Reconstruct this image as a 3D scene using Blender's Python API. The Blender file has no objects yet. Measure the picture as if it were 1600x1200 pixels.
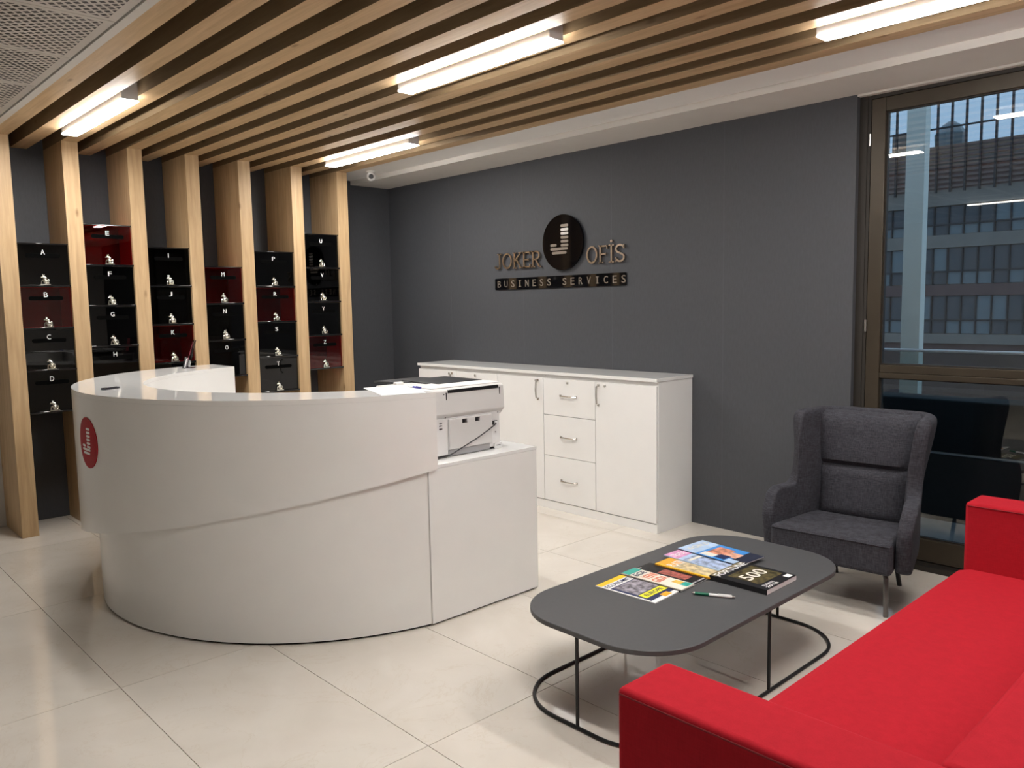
import bpy, bmesh, math, random
from mathutils import Vector, Matrix
random.seed(4)
PI = math.pi
SC = bpy.context.scene
COL = SC.collection

# ------------------------------------------------------------------ camera
CAM = Vector((6.9465, -4.8416, 1.6))
yaw, pitch, roll, fpx = math.radians(46.76), math.radians(5.7107), math.radians(1.0362), 1255.72
rgt = Vector((math.cos(yaw), math.sin(yaw), 0))
fwd = Vector((-math.sin(yaw) * math.cos(pitch), math.cos(yaw) * math.cos(pitch), -math.sin(pitch)))
upv = rgt.cross(fwd)
cx = rgt * math.cos(roll) - upv * math.sin(roll)
cy = rgt * math.sin(roll) + upv * math.cos(roll)
cam = bpy.data.cameras.new('camera')
cam.sensor_fit = 'HORIZONTAL'
cam.sensor_width = 36
cam.lens = fpx * 36 / 1600
cam.clip_end = 300
co = bpy.data.objects.new('camera', cam)
M4 = Matrix.Identity(4)
for i in range(3):
    M4[i][0], M4[i][1], M4[i][2], M4[i][3] = cx[i], cy[i], -fwd[i], CAM[i]
co.matrix_world = M4
COL.objects.link(co)
SC.camera = co

# ------------------------------------------------------------------ world, exposure
w = bpy.data.worlds.new('dusk')
SC.world = w
w.use_nodes = True
wn = w.node_tree.nodes
wn.clear()
wo = wn.new('ShaderNodeOutputWorld')
wb = wn.new('ShaderNodeBackground')
wb.inputs[0].default_value = (0.31, 0.48, 0.72, 1)
wb.inputs[1].default_value = 0.55
w.node_tree.links.new(wb.outputs[0], wo.inputs[0])
SC.view_settings.view_transform = 'Standard'
SC.view_settings.look = 'None'
SC.view_settings.gamma = 1
SC.view_settings.use_curve_mapping = False
SC.view_settings.exposure = 1.28
LAMP = 39.0          # radiance of the LED diffusers
PANEL = 4.5          # square ceiling panels in the rear half of the room
SC.cycles.max_bounces = 10
SC.cycles.transparent_max_bounces = 12
SC.cycles.sample_clamp_indirect = 6

# ------------------------------------------------------------------ materials
MATS = {}


def new_mat(name):
    m = bpy.data.materials.new(name)
    m.use_nodes = True
    return m, m.node_tree, m.node_tree.nodes['Principled BSDF']


def srgb(c):
    if isinstance(c, str):
        c = [int(c[i:i + 2], 16) / 255 for i in (0, 2, 4)]
    return tuple(((x / 12.92) if x <= .04045 else ((x + .055) / 1.055) ** 2.4) for x in c) + (1,)


def plain(name, col, rough=.5, metal=0, coat=0, spec=.5, var=0.0, scale=8.0, bump=0.0, bscale=200.0, sheen=0.0):
    """principled with a slight procedural tone variation"""
    if name in MATS:
        return MATS[name]
    m, nt, b = new_mat(name)
    c = srgb(col) if isinstance(col, str) else tuple(col) + (1,)
    b.inputs['Roughness'].default_value = rough
    b.inputs['Metallic'].default_value = metal
    b.inputs['Coat Weight'].default_value = coat
    b.inputs['Coat Roughness'].default_value = .03
    b.inputs['Specular IOR Level'].default_value = spec
    b.inputs['Sheen Weight'].default_value = sheen
    tc = nt.nodes.new('ShaderNodeTexCoord')
    n = nt.nodes.new('ShaderNodeTexNoise')
    n.inputs['Scale'].default_value = scale
    n.inputs['Detail'].default_value = 5
    nt.links.new(tc.outputs['Object'], n.inputs['Vector'])
    r = nt.nodes.new('ShaderNodeValToRGB')
    r.color_ramp.elements[0].position = .3
    r.color_ramp.elements[1].position = .7
    r.color_ramp.elements[0].color = tuple(x * (1 - var) for x in c[:3]) + (1,)
    r.color_ramp.elements[1].color = tuple(min(1, x * (1 + var)) for x in c[:3]) + (1,)
    nt.links.new(n.outputs['Fac'], r.inputs['Fac'])
    nt.links.new(r.outputs['Color'], b.inputs['Base Color'])
    if bump:
        n2 = nt.nodes.new('ShaderNodeTexNoise')
        n2.inputs['Scale'].default_value = bscale
        n2.inputs['Detail'].default_value = 3
        nt.links.new(tc.outputs['Object'], n2.inputs['Vector'])
        bp = nt.nodes.new('ShaderNodeBump')
        bp.inputs['Strength'].default_value = bump
        bp.inputs['Distance'].default_value = .002
        nt.links.new(n2.outputs['Fac'], bp.inputs['Height'])
        nt.links.new(bp.outputs['Normal'], b.inputs['Normal'])
    MATS[name] = m
    return m


def wood(name, axis, tone=1.0):
    """oak laminate: grain stretched along one axis, soft figure and small knots"""
    m, nt, b = new_mat(name)
    tc = nt.nodes.new('ShaderNodeTexCoord')
    oi = nt.nodes.new('ShaderNodeObjectInfo')
    add = nt.nodes.new('ShaderNodeVectorMath')
    add.operation = 'MULTIPLY_ADD'
    cmb = nt.nodes.new('ShaderNodeCombineXYZ')
    for k in range(3):
        nt.links.new(oi.outputs['Random'], cmb.inputs[k])
    nt.links.new(cmb.outputs[0], add.inputs[0])
    add.inputs[1].default_value = (37, 19, 23)
    nt.links.new(tc.outputs['Object'], add.inputs[2])

    def mapped(s_long, s_cross):
        mp = nt.nodes.new('ShaderNodeMapping')
        s = [s_cross] * 3
        s[axis] = s_long
        mp.inputs['Scale'].default_value = s
        nt.links.new(add.outputs[0], mp.inputs['Vector'])
        return mp
    g = nt.nodes.new('ShaderNodeTexNoise')
    g.inputs['Scale'].default_value = 1
    g.inputs['Detail'].default_value = 6
    g.inputs['Roughness'].default_value = .6
    g.inputs['Distortion'].default_value = .6
    nt.links.new(mapped(2.2, 34).outputs[0], g.inputs['Vector'])
    f = nt.nodes.new('ShaderNodeTexNoise')
    f.inputs['Scale'].default_value = 1
    f.inputs['Detail'].default_value = 3
    nt.links.new(mapped(1.1, 7).outputs[0], f.inputs['Vector'])
    r1 = nt.nodes.new('ShaderNodeValToRGB')
    r1.color_ramp.elements[0].position, r1.color_ramp.elements[1].position = .28, .72
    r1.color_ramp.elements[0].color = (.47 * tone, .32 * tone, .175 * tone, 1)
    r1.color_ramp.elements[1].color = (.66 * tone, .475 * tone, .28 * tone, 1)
    nt.links.new(g.outputs['Fac'], r1.inputs['Fac'])
    r2 = nt.nodes.new('ShaderNodeValToRGB')
    r2.color_ramp.elements[0].position, r2.color_ramp.elements[1].position = .3, .75
    r2.color_ramp.elements[0].color = (.86, .83, .78, 1)
    r2.color_ramp.elements[1].color = (1, 1, 1, 1)
    nt.links.new(f.outputs['Fac'], r2.inputs['Fac'])
    mx = nt.nodes.new('ShaderNodeMix')
    mx.data_type = 'RGBA'
    mx.blend_type = 'MULTIPLY'
    mx.inputs['Factor'].default_value = 1
    nt.links.new(r1.outputs['Color'], mx.inputs['A'])
    nt.links.new(r2.outputs['Color'], mx.inputs['B'])
    v = nt.nodes.new('ShaderNodeTexVoronoi')
    v.inputs['Scale'].default_value = 1
    nt.links.new(mapped(2.4, 6).outputs[0], v.inputs['Vector'])
    r3 = nt.nodes.new('ShaderNodeValToRGB')
    r3.color_ramp.elements[0].position, r3.color_ramp.elements[1].position = .03, .10
    r3.color_ramp.elements[0].color = (.42, .34, .27, 1)
    r3.color_ramp.elements[1].color = (1, 1, 1, 1)
    nt.links.new(v.outputs['Distance'], r3.inputs['Fac'])
    m2 = nt.nodes.new('ShaderNodeMix')
    m2.data_type = 'RGBA'
    m2.blend_type = 'MULTIPLY'
    m2.inputs['Factor'].default_value = .8
    nt.links.new(mx.outputs['Result'], m2.inputs['A'])
    nt.links.new(r3.outputs['Color'], m2.inputs['B'])
    nt.links.new(m2.outputs['Result'], b.inputs['Base Color'])
    b.inputs['Roughness'].default_value = .45
    b.inputs['Specular IOR Level'].default_value = .35
    return m


def tile_mat():
    m, nt, b = new_mat('polished beige porcelain')
    tc = nt.nodes.new('ShaderNodeTexCoord')
    oi = nt.nodes.new('ShaderNodeObjectInfo')
    geo = nt.nodes.new('ShaderNodeNewGeometry')
    cmb = nt.nodes.new('ShaderNodeCombineXYZ')
    nt.links.new(oi.outputs['Random'], cmb.inputs[2])
    add = nt.nodes.new('ShaderNodeVectorMath')
    add.operation = 'MULTIPLY_ADD'
    nt.links.new(cmb.outputs[0], add.inputs[0])
    add.inputs[1].default_value = (1, 1, 9)
    nt.links.new(geo.outputs['Position'], add.inputs[2])
    n = nt.nodes.new('ShaderNodeTexNoise')
    n.inputs['Scale'].default_value = 2.2
    n.inputs['Detail'].default_value = 8
    n.inputs['Roughness'].default_value = .5
    n.inputs['Distortion'].default_value = .8
    nt.links.new(add.outputs[0], n.inputs['Vector'])
    r = nt.nodes.new('ShaderNodeValToRGB')
    r.color_ramp.elements[0].position, r.color_ramp.elements[1].position = .3, .7
    r.color_ramp.elements[0].color = (.67, .62, .55, 1)
    r.color_ramp.elements[1].color = (.74, .695, .63, 1)
    nt.links.new(n.outputs['Fac'], r.inputs['Fac'])
    # thin broken veins
    n2 = nt.nodes.new('ShaderNodeTexNoise')
    n2.inputs['Scale'].default_value = 1.7
    n2.inputs['Detail'].default_value = 9
    n2.inputs['Roughness'].default_value = .65
    n2.inputs['Distortion'].default_value = 1.4
    nt.links.new(add.outputs[0], n2.inputs['Vector'])
    r2 = nt.nodes.new('ShaderNodeValToRGB')
    e = r2.color_ramp.elements
    e[0].position, e[1].position = .492, .508
    e[0].color = (1, 1, 1, 1)
    e[1].color = (1, 1, 1, 1)
    mid = e.new(.5)
    mid.color = (.93, .90, .86, 1)
    nt.links.new(n2.outputs['Fac'], r2.inputs['Fac'])
    mx = nt.nodes.new('ShaderNodeMix')
    mx.data_type = 'RGBA'
    mx.blend_type = 'MULTIPLY'
    mx.inputs['Factor'].default_value = .8
    nt.links.new(r.outputs['Color'], mx.inputs['A'])
    nt.links.new(r2.outputs['Color'], mx.inputs['B'])
    nt.links.new(mx.outputs['Result'], b.inputs['Base Color'])
    b.inputs['Roughness'].default_value = .045
    b.inputs['Specular IOR Level'].default_value = .8
    bp = nt.nodes.new('ShaderNodeBump')
    n3 = nt.nodes.new('ShaderNodeTexNoise')
    n3.inputs['Scale'].default_value = 5
    nt.links.new(geo.outputs['Position'], n3.inputs['Vector'])
    bp.inputs['Strength'].default_value = .06
    bp.inputs['Distance'].default_value = .004
    nt.links.new(n3.outputs['Fac'], bp.inputs['Height'])
    nt.links.new(bp.outputs['Normal'], b.inputs['Normal'])
    return m


def wallpaper(name, col):
    m, nt, b = new_mat(name)
    geo = nt.nodes.new('ShaderNodeNewGeometry')
    mp = nt.nodes.new('ShaderNodeMapping')
    mp.inputs['Scale'].default_value = (90, 90, 22)
    nt.links.new(geo.outputs['Position'], mp.inputs['Vector'])
    n = nt.nodes.new('ShaderNodeTexNoise')
    n.inputs['Scale'].default_value = 1
    n.inputs['Detail'].default_value = 4
    nt.links.new(mp.outputs[0], n.inputs['Vector'])
    c = srgb(col)
    r = nt.nodes.new('ShaderNodeValToRGB')
    r.color_ramp.elements[0].position, r.color_ramp.elements[1].position = .3, .72
    r.color_ramp.elements[0].color = tuple(x * .93 for x in c[:3]) + (1,)
    r.color_ramp.elements[1].color = tuple(x * 1.06 for x in c[:3]) + (1,)
    nt.links.new(n.outputs['Fac'], r.inputs['Fac'])
    # faint vertical strip seams every 53 cm
    sx = nt.nodes.new('ShaderNodeSeparateXYZ')
    nt.links.new(geo.outputs['Position'], sx.inputs[0])
    ad = nt.nodes.new('ShaderNodeMath')
    ad.operation = 'ADD'
    nt.links.new(sx.outputs[0], ad.inputs[0])
    nt.links.new(sx.outputs[1], ad.inputs[1])
    md = nt.nodes.new('ShaderNodeMath')
    md.operation = 'PINGPONG'
    nt.links.new(ad.outputs[0], md.inputs[0])
    md.inputs[1].default_value = .49
    lt = nt.nodes.new('ShaderNodeMath')
    lt.operation = 'LESS_THAN'
    nt.links.new(md.outputs[0], lt.inputs[0])
    lt.inputs[1].default_value = .003
    mx = nt.nodes.new('ShaderNodeMix')
    mx.data_type = 'RGBA'
    ml = nt.nodes.new('ShaderNodeMath')
    ml.operation = 'MULTIPLY'
    ml.inputs[1].default_value = .35
    nt.links.new(lt.outputs[0], ml.inputs[0])
    nt.links.new(ml.outputs[0], mx.inputs['Factor'])
    nt.links.new(r.outputs['Color'], mx.inputs['A'])
    mx.inputs['B'].default_value = tuple(x * 1.5 for x in c[:3]) + (1,)
    nt.links.new(mx.outputs['Result'], b.inputs['Base Color'])
    b.inputs['Roughness'].default_value = .62
    b.inputs['Specular IOR Level'].default_value = .35
    bp = nt.nodes.new('ShaderNodeBump')
    bp.inputs['Strength'].default_value = .35
    bp.inputs['Distance'].default_value = .002
    nt.links.new(n.outputs['Fac'], bp.inputs['Height'])
    nt.links.new(bp.outputs['Normal'], b.inputs['Normal'])
    return m


def fabric(name, col, bump=.4, var=.1, sheen=.2, weave=420):
    m, nt, b = new_mat(name)
    c = srgb(col)
    tc = nt.nodes.new('ShaderNodeTexCoord')
    mps = []
    for s in ((weave, weave, weave * .12), (weave * .12, weave * .12, weave)):
        mp = nt.nodes.new('ShaderNodeMapping')
        mp.inputs['Scale'].default_value = s
        nt.links.new(tc.outputs['Object'], mp.inputs['Vector'])
        n = nt.nodes.new('ShaderNodeTexNoise')
        n.inputs['Scale'].default_value = 1
        n.inputs['Detail'].default_value = 2
        nt.links.new(mp.outputs[0], n.inputs['Vector'])
        mps.append(n)
    ad = nt.nodes.new('ShaderNodeMath')
    ad.operation = 'MULTIPLY_ADD'
    nt.links.new(mps[0].outputs['Fac'], ad.inputs[0])
    ad.inputs[1].default_value = .5
    hf = nt.nodes.new('ShaderNodeMath')
    hf.operation = 'MULTIPLY'
    hf.inputs[1].default_value = .5
    nt.links.new(mps[1].outputs['Fac'], hf.inputs[0])
    nt.links.new(hf.outputs[0], ad.inputs[2])
    r = nt.nodes.new('ShaderNodeValToRGB')
    r.color_ramp.elements[0].position, r.color_ramp.elements[1].position = .35, .65
    r.color_ramp.elements[0].color = tuple(x * (1 - 2 * var) for x in c[:3]) + (1,)
    r.color_ramp.elements[1].color = tuple(min(1, x * (1 + 2 * var)) for x in c[:3]) + (1,)
    nt.links.new(ad.outputs[0], r.inputs['Fac'])
    nt.links.new(r.outputs['Color'], b.inputs['Base Color'])
    b.inputs['Roughness'].default_value = .9
    b.inputs['Specular IOR Level'].default_value = .15
    b.inputs['Sheen Weight'].default_value = sheen
    b.inputs['Sheen Tint'].default_value = tuple(min(1, x * 2) for x in c[:3]) + (1,)
    bp = nt.nodes.new('ShaderNodeBump')
    bp.inputs['Strength'].default_value = bump
    bp.inputs['Distance'].default_value = .0015
    nt.links.new(ad.outputs[0], bp.inputs['Height'])
    nt.links.new(bp.outputs['Normal'], b.inputs['Normal'])
    return m


def emit(name, col, s):
    m, nt, b = new_mat(name)
    b.inputs['Base Color'].default_value = tuple(col) + (1,)
    b.inputs['Emission Color'].default_value = tuple(col) + (1,)
    b.inputs['Emission Strength'].default_value = s
    return m


def pane_mat(name, tint, ior=1.5, rough=0.0):
    """thin clear or tinted sheet: tinted see-through mixed with a Fresnel mirror"""
    m, nt, b = new_mat(name)
    nt.nodes.remove(b)
    out = nt.nodes['Material Output']
    t = nt.nodes.new('ShaderNodeBsdfTransparent')
    t.inputs[0].default_value = tuple(tint) + (1,)
    g = nt.nodes.new('ShaderNodeBsdfGlossy')
    g.inputs['Roughness'].default_value = rough
    g.inputs['Color'].default_value = (1, 1, 1, 1)
    f = nt.nodes.new('ShaderNodeFresnel')
    f.inputs['IOR'].default_value = ior
    mx = nt.nodes.new('ShaderNodeMixShader')
    nt.links.new(f.outputs[0], mx.inputs[0])
    nt.links.new(t.outputs[0], mx.inputs[1])
    nt.links.new(g.outputs[0], mx.inputs[2])
    nt.links.new(mx.outputs[0], out.inputs[0])
    return m


def perforated():
    m, nt, b = new_mat('perforated white metal')
    tc = nt.nodes.new('ShaderNodeTexCoord')
    mp = nt.nodes.new('ShaderNodeMapping')
    mp.inputs['Scale'].default_value = (29, 29, 29)
    mp.inputs['Rotation'].default_value = (0, 0, math.radians(45))
    nt.links.new(tc.outputs['Object'], mp.inputs['Vector'])
    sx = nt.nodes.new('ShaderNodeSeparateXYZ')
    nt.links.new(mp.outputs[0], sx.inputs[0])
    rs = []
    for k in (0, 1):
        p = nt.nodes.new('ShaderNodeMath')
        p.operation = 'PINGPONG'
        nt.links.new(sx.outputs[k], p.inputs[0])
        p.inputs[1].default_value = .5
        l = nt.nodes.new('ShaderNodeMath')
        l.operation = 'GREATER_THAN'
        nt.links.new(p.outputs[0], l.inputs[0])
        l.inputs[1].default_value = .18
        rs.append(l)
    mul = nt.nodes.new('ShaderNodeMath')
    mul.operation = 'MULTIPLY'
    nt.links.new(rs[0].outputs[0], mul.inputs[0])
    nt.links.new(rs[1].outputs[0], mul.inputs[1])
    # plain margin of 3.5 cm round the sheet (object space centred on the sheet)
    s2 = nt.nodes.new('ShaderNodeSeparateXYZ')
    nt.links.new(tc.outputs['Object'], s2.inputs[0])
    last = mul
    for k, lim in ((0, .295), (1, .61)):
        a = nt.nodes.new('ShaderNodeMath')
        a.operation = 'ABSOLUTE'
        nt.links.new(s2.outputs[k], a.inputs[0])
        l = nt.nodes.new('ShaderNodeMath')
        l.operation = 'LESS_THAN'
        nt.links.new(a.outputs[0], l.inputs[0])
        l.inputs[1].default_value = lim
        mm = nt.nodes.new('ShaderNodeMath')
        mm.operation = 'MULTIPLY'
        nt.links.new(last.outputs[0], mm.inputs[0])
        nt.links.new(l.outputs[0], mm.inputs[1])
        last = mm
    mx = nt.nodes.new('ShaderNodeMix')
    mx.data_type = 'RGBA'
    nt.links.new(last.outputs[0], mx.inputs['Factor'])
    mx.inputs['A'].default_value = (.58, .55, .51, 1)
    mx.inputs['B'].default_value = (.012, .012, .012, 1)
    nt.links.new(mx.outputs['Result'], b.inputs['Base Color'])
    b.inputs['Roughness'].default_value = .45
    return m


WOODX = wood('oak laminate beam', 0)
WOODS = wood('darker oak beam flank', 0, .50)  # same oak grain in a darker tone than the undersides
WOODZ = wood('oak laminate post', 2)
TILE = tile_mat()
WALLG = wallpaper('dark grey textured wallpaper', '4a4c51')
WHITE = plain('white gloss lacquer', (.82, .81, .79), .18, var=.01)
WHITEM = plain('white melamine', (.85, .845, .835), .35, var=.01)
TOPW = plain('white counter laminate', (.80, .80, .79), .05, spec=.45, var=.01)
CEILW = plain('white ceiling paint', (.66, .635, .60), .85, var=.02)
WALLW = plain('off white wall paint', (.62, .60, .57), .85, var=.03)
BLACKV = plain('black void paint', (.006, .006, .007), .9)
DARKG = plain('dark gap', (.003, .003, .003), .9, spec=0)
GROUT = plain('tile grout', (.30, .26, .21), .8)
RED = fabric('red wool upholstery', 'a81b28', .25, .04, .1, 300)
GREY = fabric('charcoal linen upholstery', '3d3d43', .5, .2, .12, 260)
GREYD = plain('dark seam piping', (.02, .02, .022), .9)
TABLE = plain('anthracite table laminate', (.075, .076, .08), .42, var=.04, scale=60)
BLKM = plain('black powder coated steel', (.02, .02, .021), .4, metal=.4)
LEGM = plain('grey steel leg', (.16, .155, .15), .35, metal=.7)
BRONZE = plain('dark bronze aluminium', (.05, .039, .026), .4, metal=.35, var=.08)
BRONZD = plain('dark bronze gasket', (.02, .016, .012), .6)
CHROME = plain('brushed chrome', (.62, .60, .57), .22, metal=1)
STEEL = plain('satin nickel', (.55, .54, .52), .3, metal=1)
SILVER = plain('polished silver casting', (.80, .78, .70), .18, metal=1)
SIGNM = plain('champagne mirror metal', (.62, .54, .46), .25, metal=1)
SIGNL = plain('champagne matt metal', (.25, .21, .17), .45, metal=.4)
ACRB = plain('black gloss acrylic', (.004, .004, .005), .05, coat=.3)
ACRD = plain('dark red gloss acrylic', (.07, .002, .004), .2)
ACRR = plain('deep red gloss acrylic', (.55, .006, .014), .2)
LED = emit('white led diffuser', (1, .97, .93), LAMP)
LEDP = emit('white led square', (1, .94, .85), PANEL)
ALU = plain('white aluminium housing', (.75, .75, .75), .4)
GLASS = pane_mat('double glazing', (.86, .88, .86), 1.8)
GLASSB = pane_mat('balustrade glass', (.72, .78, .78), 1.5)
TINTK = pane_mat('smoked acrylic sheet', (.10, .10, .11), 1.5)
TINTR = pane_mat('red tinted acrylic sheet', (.80, .10, .11), 1.5)
CLEAR = pane_mat('clear acrylic', (.86, .82, .88), 1.5)
WHT = plain('white print', (.88, .88, .88), .5)
PLAST = plain('printer grey plastic', (.62, .61, .60), .45, var=.01)
PLASTL = plain('printer light plastic', (.72, .715, .71), .4, var=.01)
PLASTD = plain('printer black plastic', (.012, .012, .014), .35)
EMBR = plain('red vinyl', (.40, .002, .012), .5, spec=.15)
PERF = perforated()
TGRID = plain('white ceiling trim', (.62, .60, .56), .5)


# ------------------------------------------------------------------ mesh helpers
class MB:
    def __init__(s):
        s.v, s.f, s.m = [], [], []

    def face(s, idx, mi=0):
        s.f.append(tuple(idx))
        s.m.append(mi)

    def box(s, x0, x1, y0, y1, z0, z1, mi=0):
        o = len(s.v)
        s.v += [(x, y, z) for z in (z0, z1) for y in (y0, y1) for x in (x0, x1)]
        for q in ((0, 2, 3, 1), (4, 5, 7, 6), (0, 1, 5, 4), (2, 6, 7, 3), (0, 4, 6, 2), (1, 3, 7, 5)):
            s.face([o + i for i in q], mi)
        return s

    def prism(s, poly, z0, z1, mi=0, top=None):
        """poly of (x, y) counter clockwise, extruded in z"""
        o, n = len(s.v), len(poly)
        s.v += [(p[0], p[1], z0) for p in poly] + [(p[0], p[1], z1) for p in poly]
        s.face([o + i for i in range(n)][::-1], mi)
        s.face([o + n + i for i in range(n)], mi if top is None else top)
        for i in range(n):
            j = (i + 1) % n
            s.face((o + i, o + j, o + n + j, o + n + i), mi)
        return s

    def prismxz(s, poly, y0, y1, mi=0):
        """poly of (x, z), extruded from y0 (front) to y1"""
        o, n = len(s.v), len(poly)
        s.v += [(p[0], y0, p[1]) for p in poly] + [(p[0], y1, p[1]) for p in poly]
        s.face([o + i for i in range(n)], mi)
        s.face([o + n + i for i in range(n)][::-1], mi)
        for i in range(n):
            j = (i + 1) % n
            s.face((o + j, o + i, o + n + i, o + n + j), mi)
        return s

    def tube(s, pts, r, n=10, closed=False, mi=0):
        pts = [Vector(p) for p in pts]
        N = len(pts)
        o = len(s.v)
        ref = None
        for i, p in enumerate(pts):
            if closed:
                t = (pts[(i + 1) % N] - pts[i - 1])
            else:
                t = pts[min(i + 1, N - 1)] - pts[max(i - 1, 0)]
            t.normalize()
            if ref is None:
                ref = Vector((0, 0, 1)) if abs(t.z) < .9 else Vector((1, 0, 0))
            a = t.cross(ref).normalized()
            b = a.cross(t).normalized()
            ref = b
            rr = r[i] if isinstance(r, (list, tuple)) else r
            for k in range(n):
                th = 2 * PI * k / n
                q = p + a * math.cos(th) * rr + b * math.sin(th) * rr
                s.v.append(tuple(q))
        for i in range(N if closed else N - 1):
            for k in range(n):
                a0, a1 = o + i * n + k, o + i * n + (k + 1) % n
                j = (i + 1) % N
                b0, b1 = o + j * n + k, o + j * n + (k + 1) % n
                s.face((a0, a1, b1, b0), mi)
        if not closed:
            s.face([o + k for k in range(n)][::-1], mi)
            s.face([o + (N - 1) * n + k for k in range(n)], mi)
        return s

    def lathe(s, prof, c=(0, 0, 0), n=16, mi=0, sx=1, sy=1, axis='z'):
        o = len(s.v)
        for r, z in prof:
            for k in range(n):
                th = 2 * PI * k / n
                a, b = r * math.cos(th) * sx, r * math.sin(th) * sy
                if axis == 'z':
                    s.v.append((c[0] + a, c[1] + b, c[2] + z))
                elif axis == 'y':
                    s.v.append((c[0] + a, c[1] - z, c[2] + b))
                else:
                    s.v.append((c[0] + z, c[1] + a, c[2] + b))
        for i in range(len(prof) - 1):
            for k in range(n):
                s.face((o + i * n + k, o + i * n + (k + 1) % n, o + (i + 1) * n + (k + 1) % n, o + (i + 1) * n + k), mi)
        s.face([o + k for k in range(n)][::-1], mi)
        s.face([o + (len(prof) - 1) * n + k for k in range(n)], mi)
        return s

    def ball(s, c, r, n=10, m=7, mi=0, sc=(1, 1, 1)):
        prof = [(max(1e-4, math.sin(PI * i / m)) * r, -math.cos(PI * i / m) * r * sc[2]) for i in range(m + 1)]
        return s.lathe(prof, c, n, mi, sc[0], sc[1])

    def grid(s, P, mi=0, closed_u=False):
        o = len(s.v)
        nu, nv = len(P), len(P[0])
        for row in P:
            s.v += [tuple(q) for q in row]
        for i in range(nu if closed_u else nu - 1):
            for j in range(nv - 1):
                a, b = o + i * nv + j, o + ((i + 1) % nu) * nv + j
                s.face((a, b, b + 1, a + 1), mi)
        return s

    def build(s, name, mats, parent=None, smooth=None, bevel=0, seg=2, subsurf=0, solid=0, loc=(0, 0, 0), rot=0):
        me = bpy.data.meshes.new(name)
        me.from_pydata(s.v, [], s.f)
        if not isinstance(mats, (list, tuple)):
            mats = [mats]
        for m in mats:
            me.materials.append(m)
        for p, mi in zip(me.polygons, s.m):
            p.material_index = mi
        bm = bmesh.new()
        bm.from_mesh(me)
        bmesh.ops.recalc_face_normals(bm, faces=bm.faces)
        bm.to_mesh(me)
        bm.free()
        me.validate()
        ob = bpy.data.objects.new(name, me)
        COL.objects.link(ob)
        ob.location = loc
        ob.rotation_euler[2] = rot
        if parent is not None:
            ob.parent = parent
        if solid:
            md = ob.modifiers.new('solid', 'SOLIDIFY')
            md.thickness = solid
            md.offset = 0
        if bevel:
            md = ob.modifiers.new('bevel', 'BEVEL')
            md.width = bevel
            md.segments = seg
            md.limit_method = 'ANGLE'
            md.angle_limit = math.radians(35)
            md.harden_normals = False
        if subsurf:
            md = ob.modifiers.new('sub', 'SUBSURF')
            md.levels = md.render_levels = subsurf
        if smooth is None:
            smooth = bool(bevel or subsurf)
        if smooth:
            for p in me.polygons:
                p.use_smooth = True
            if not subsurf:
                try:
                    me.set_sharp_from_angle(angle=math.radians(40))
                except Exception:
                    pass
        return ob


def tag(o, label=None, cat=None, group=None, kind=None):
    if label:
        o['label'] = label
    if cat:
        o['category'] = cat
    if group:
        o['group'] = group
    if kind:
        o['kind'] = kind
    return o


def thing(name, label, cat, loc=(0, 0, 0), rot=0, group=None):
    o = bpy.data.objects.new(name, None)
    COL.objects.link(o)
    o.location = loc
    o.rotation_euler[2] = rot
    o.empty_display_size = .1
    return tag(o, label, cat, group)


def box(name, mat, x0, x1, y0, y1, z0, z1, parent=None, bevel=0, **k):
    return MB().box(x0, x1, y0, y1, z0, z1).build(name, mat, parent, bevel=bevel, **k)


def structure(o):
    o['kind'] = 'structure'
    return o


_glyph = {}


def glyph_mesh(ch, mat, depth=.02, offset=0.0):
    key = (ch, mat.name, depth, offset)
    if key in _glyph:
        return _glyph[key]
    cu = bpy.data.curves.new('glyph', 'FONT')
    cu.body = ch
    cu.size = 1
    cu.extrude = depth
    cu.offset = offset
    cu.resolution_u = 3
    ob = bpy.data.objects.new('glyph', cu)
    COL.objects.link(ob)
    dg = bpy.context.evaluated_depsgraph_get()
    me = bpy.data.meshes.new_from_object(ob.evaluated_get(dg))
    bpy.data.objects.remove(ob)
    me.materials.clear()
    me.materials.append(mat)
    xs = [v.co.x for v in me.vertices] or [0]
    ys = [v.co.y for v in me.vertices] or [0]
    bb = (min(xs), max(xs), min(ys), max(ys))
    _glyph[key] = (me, bb)
    return _glyph[key]


def put_glyph(ch, mat, parent, origin, xdir, ydir, width, height, depth=.003, name='letter', offset=0.0):
    """stretches one glyph (or word) to width x height, its lower left corner at origin"""
    me, bb = glyph_mesh(ch, mat, .5, offset)
    gw, gh = max(bb[1] - bb[0], 1e-4), max(bb[3] - bb[2], 1e-4)
    xd, yd = Vector(xdir).normalized(), Vector(ydir).normalized()
    zd = xd.cross(yd)
    sx, sy = width / gw, height / gh
    m = Matrix.Identity(4)
    og = Vector(origin) - xd * bb[0] * sx - yd * bb[2] * sy
    for i in range(3):
        m[i][0], m[i][1], m[i][2], m[i][3] = xd[i] * sx, yd[i] * sy, zd[i] * depth, og[i]
    o = bpy.data.objects.new(name, me)
    COL.objects.link(o)
    o.parent = parent
    o.matrix_local = m
    return o


def rounded(x0, x1, y0, y1, r, n=8):
    pts = []
    for cxx, cyy, a in ((x1 - r, y0 + r, -90), (x1 - r, y1 - r, 0), (x0 + r, y1 - r, 90), (x0 + r, y0 + r, 180)):
        for k in range(n + 1):
            t = math.radians(a + 90 * k / n)
            pts.append((cxx + r * math.cos(t), cyy + r * math.sin(t)))
    return pts


# ------------------------------------------------------------------ the setting
ZB = 2.8145       # underside of the oak beams
HW = 2.787        # underside of the white soffit
XR, YN = 10.2, -9.4
PW = .108
PY = [-3.46, -3.027, -2.583, -2.15, -1.718, -1.241, -.787]   # right-hand edges of the posts
PD = .487

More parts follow.
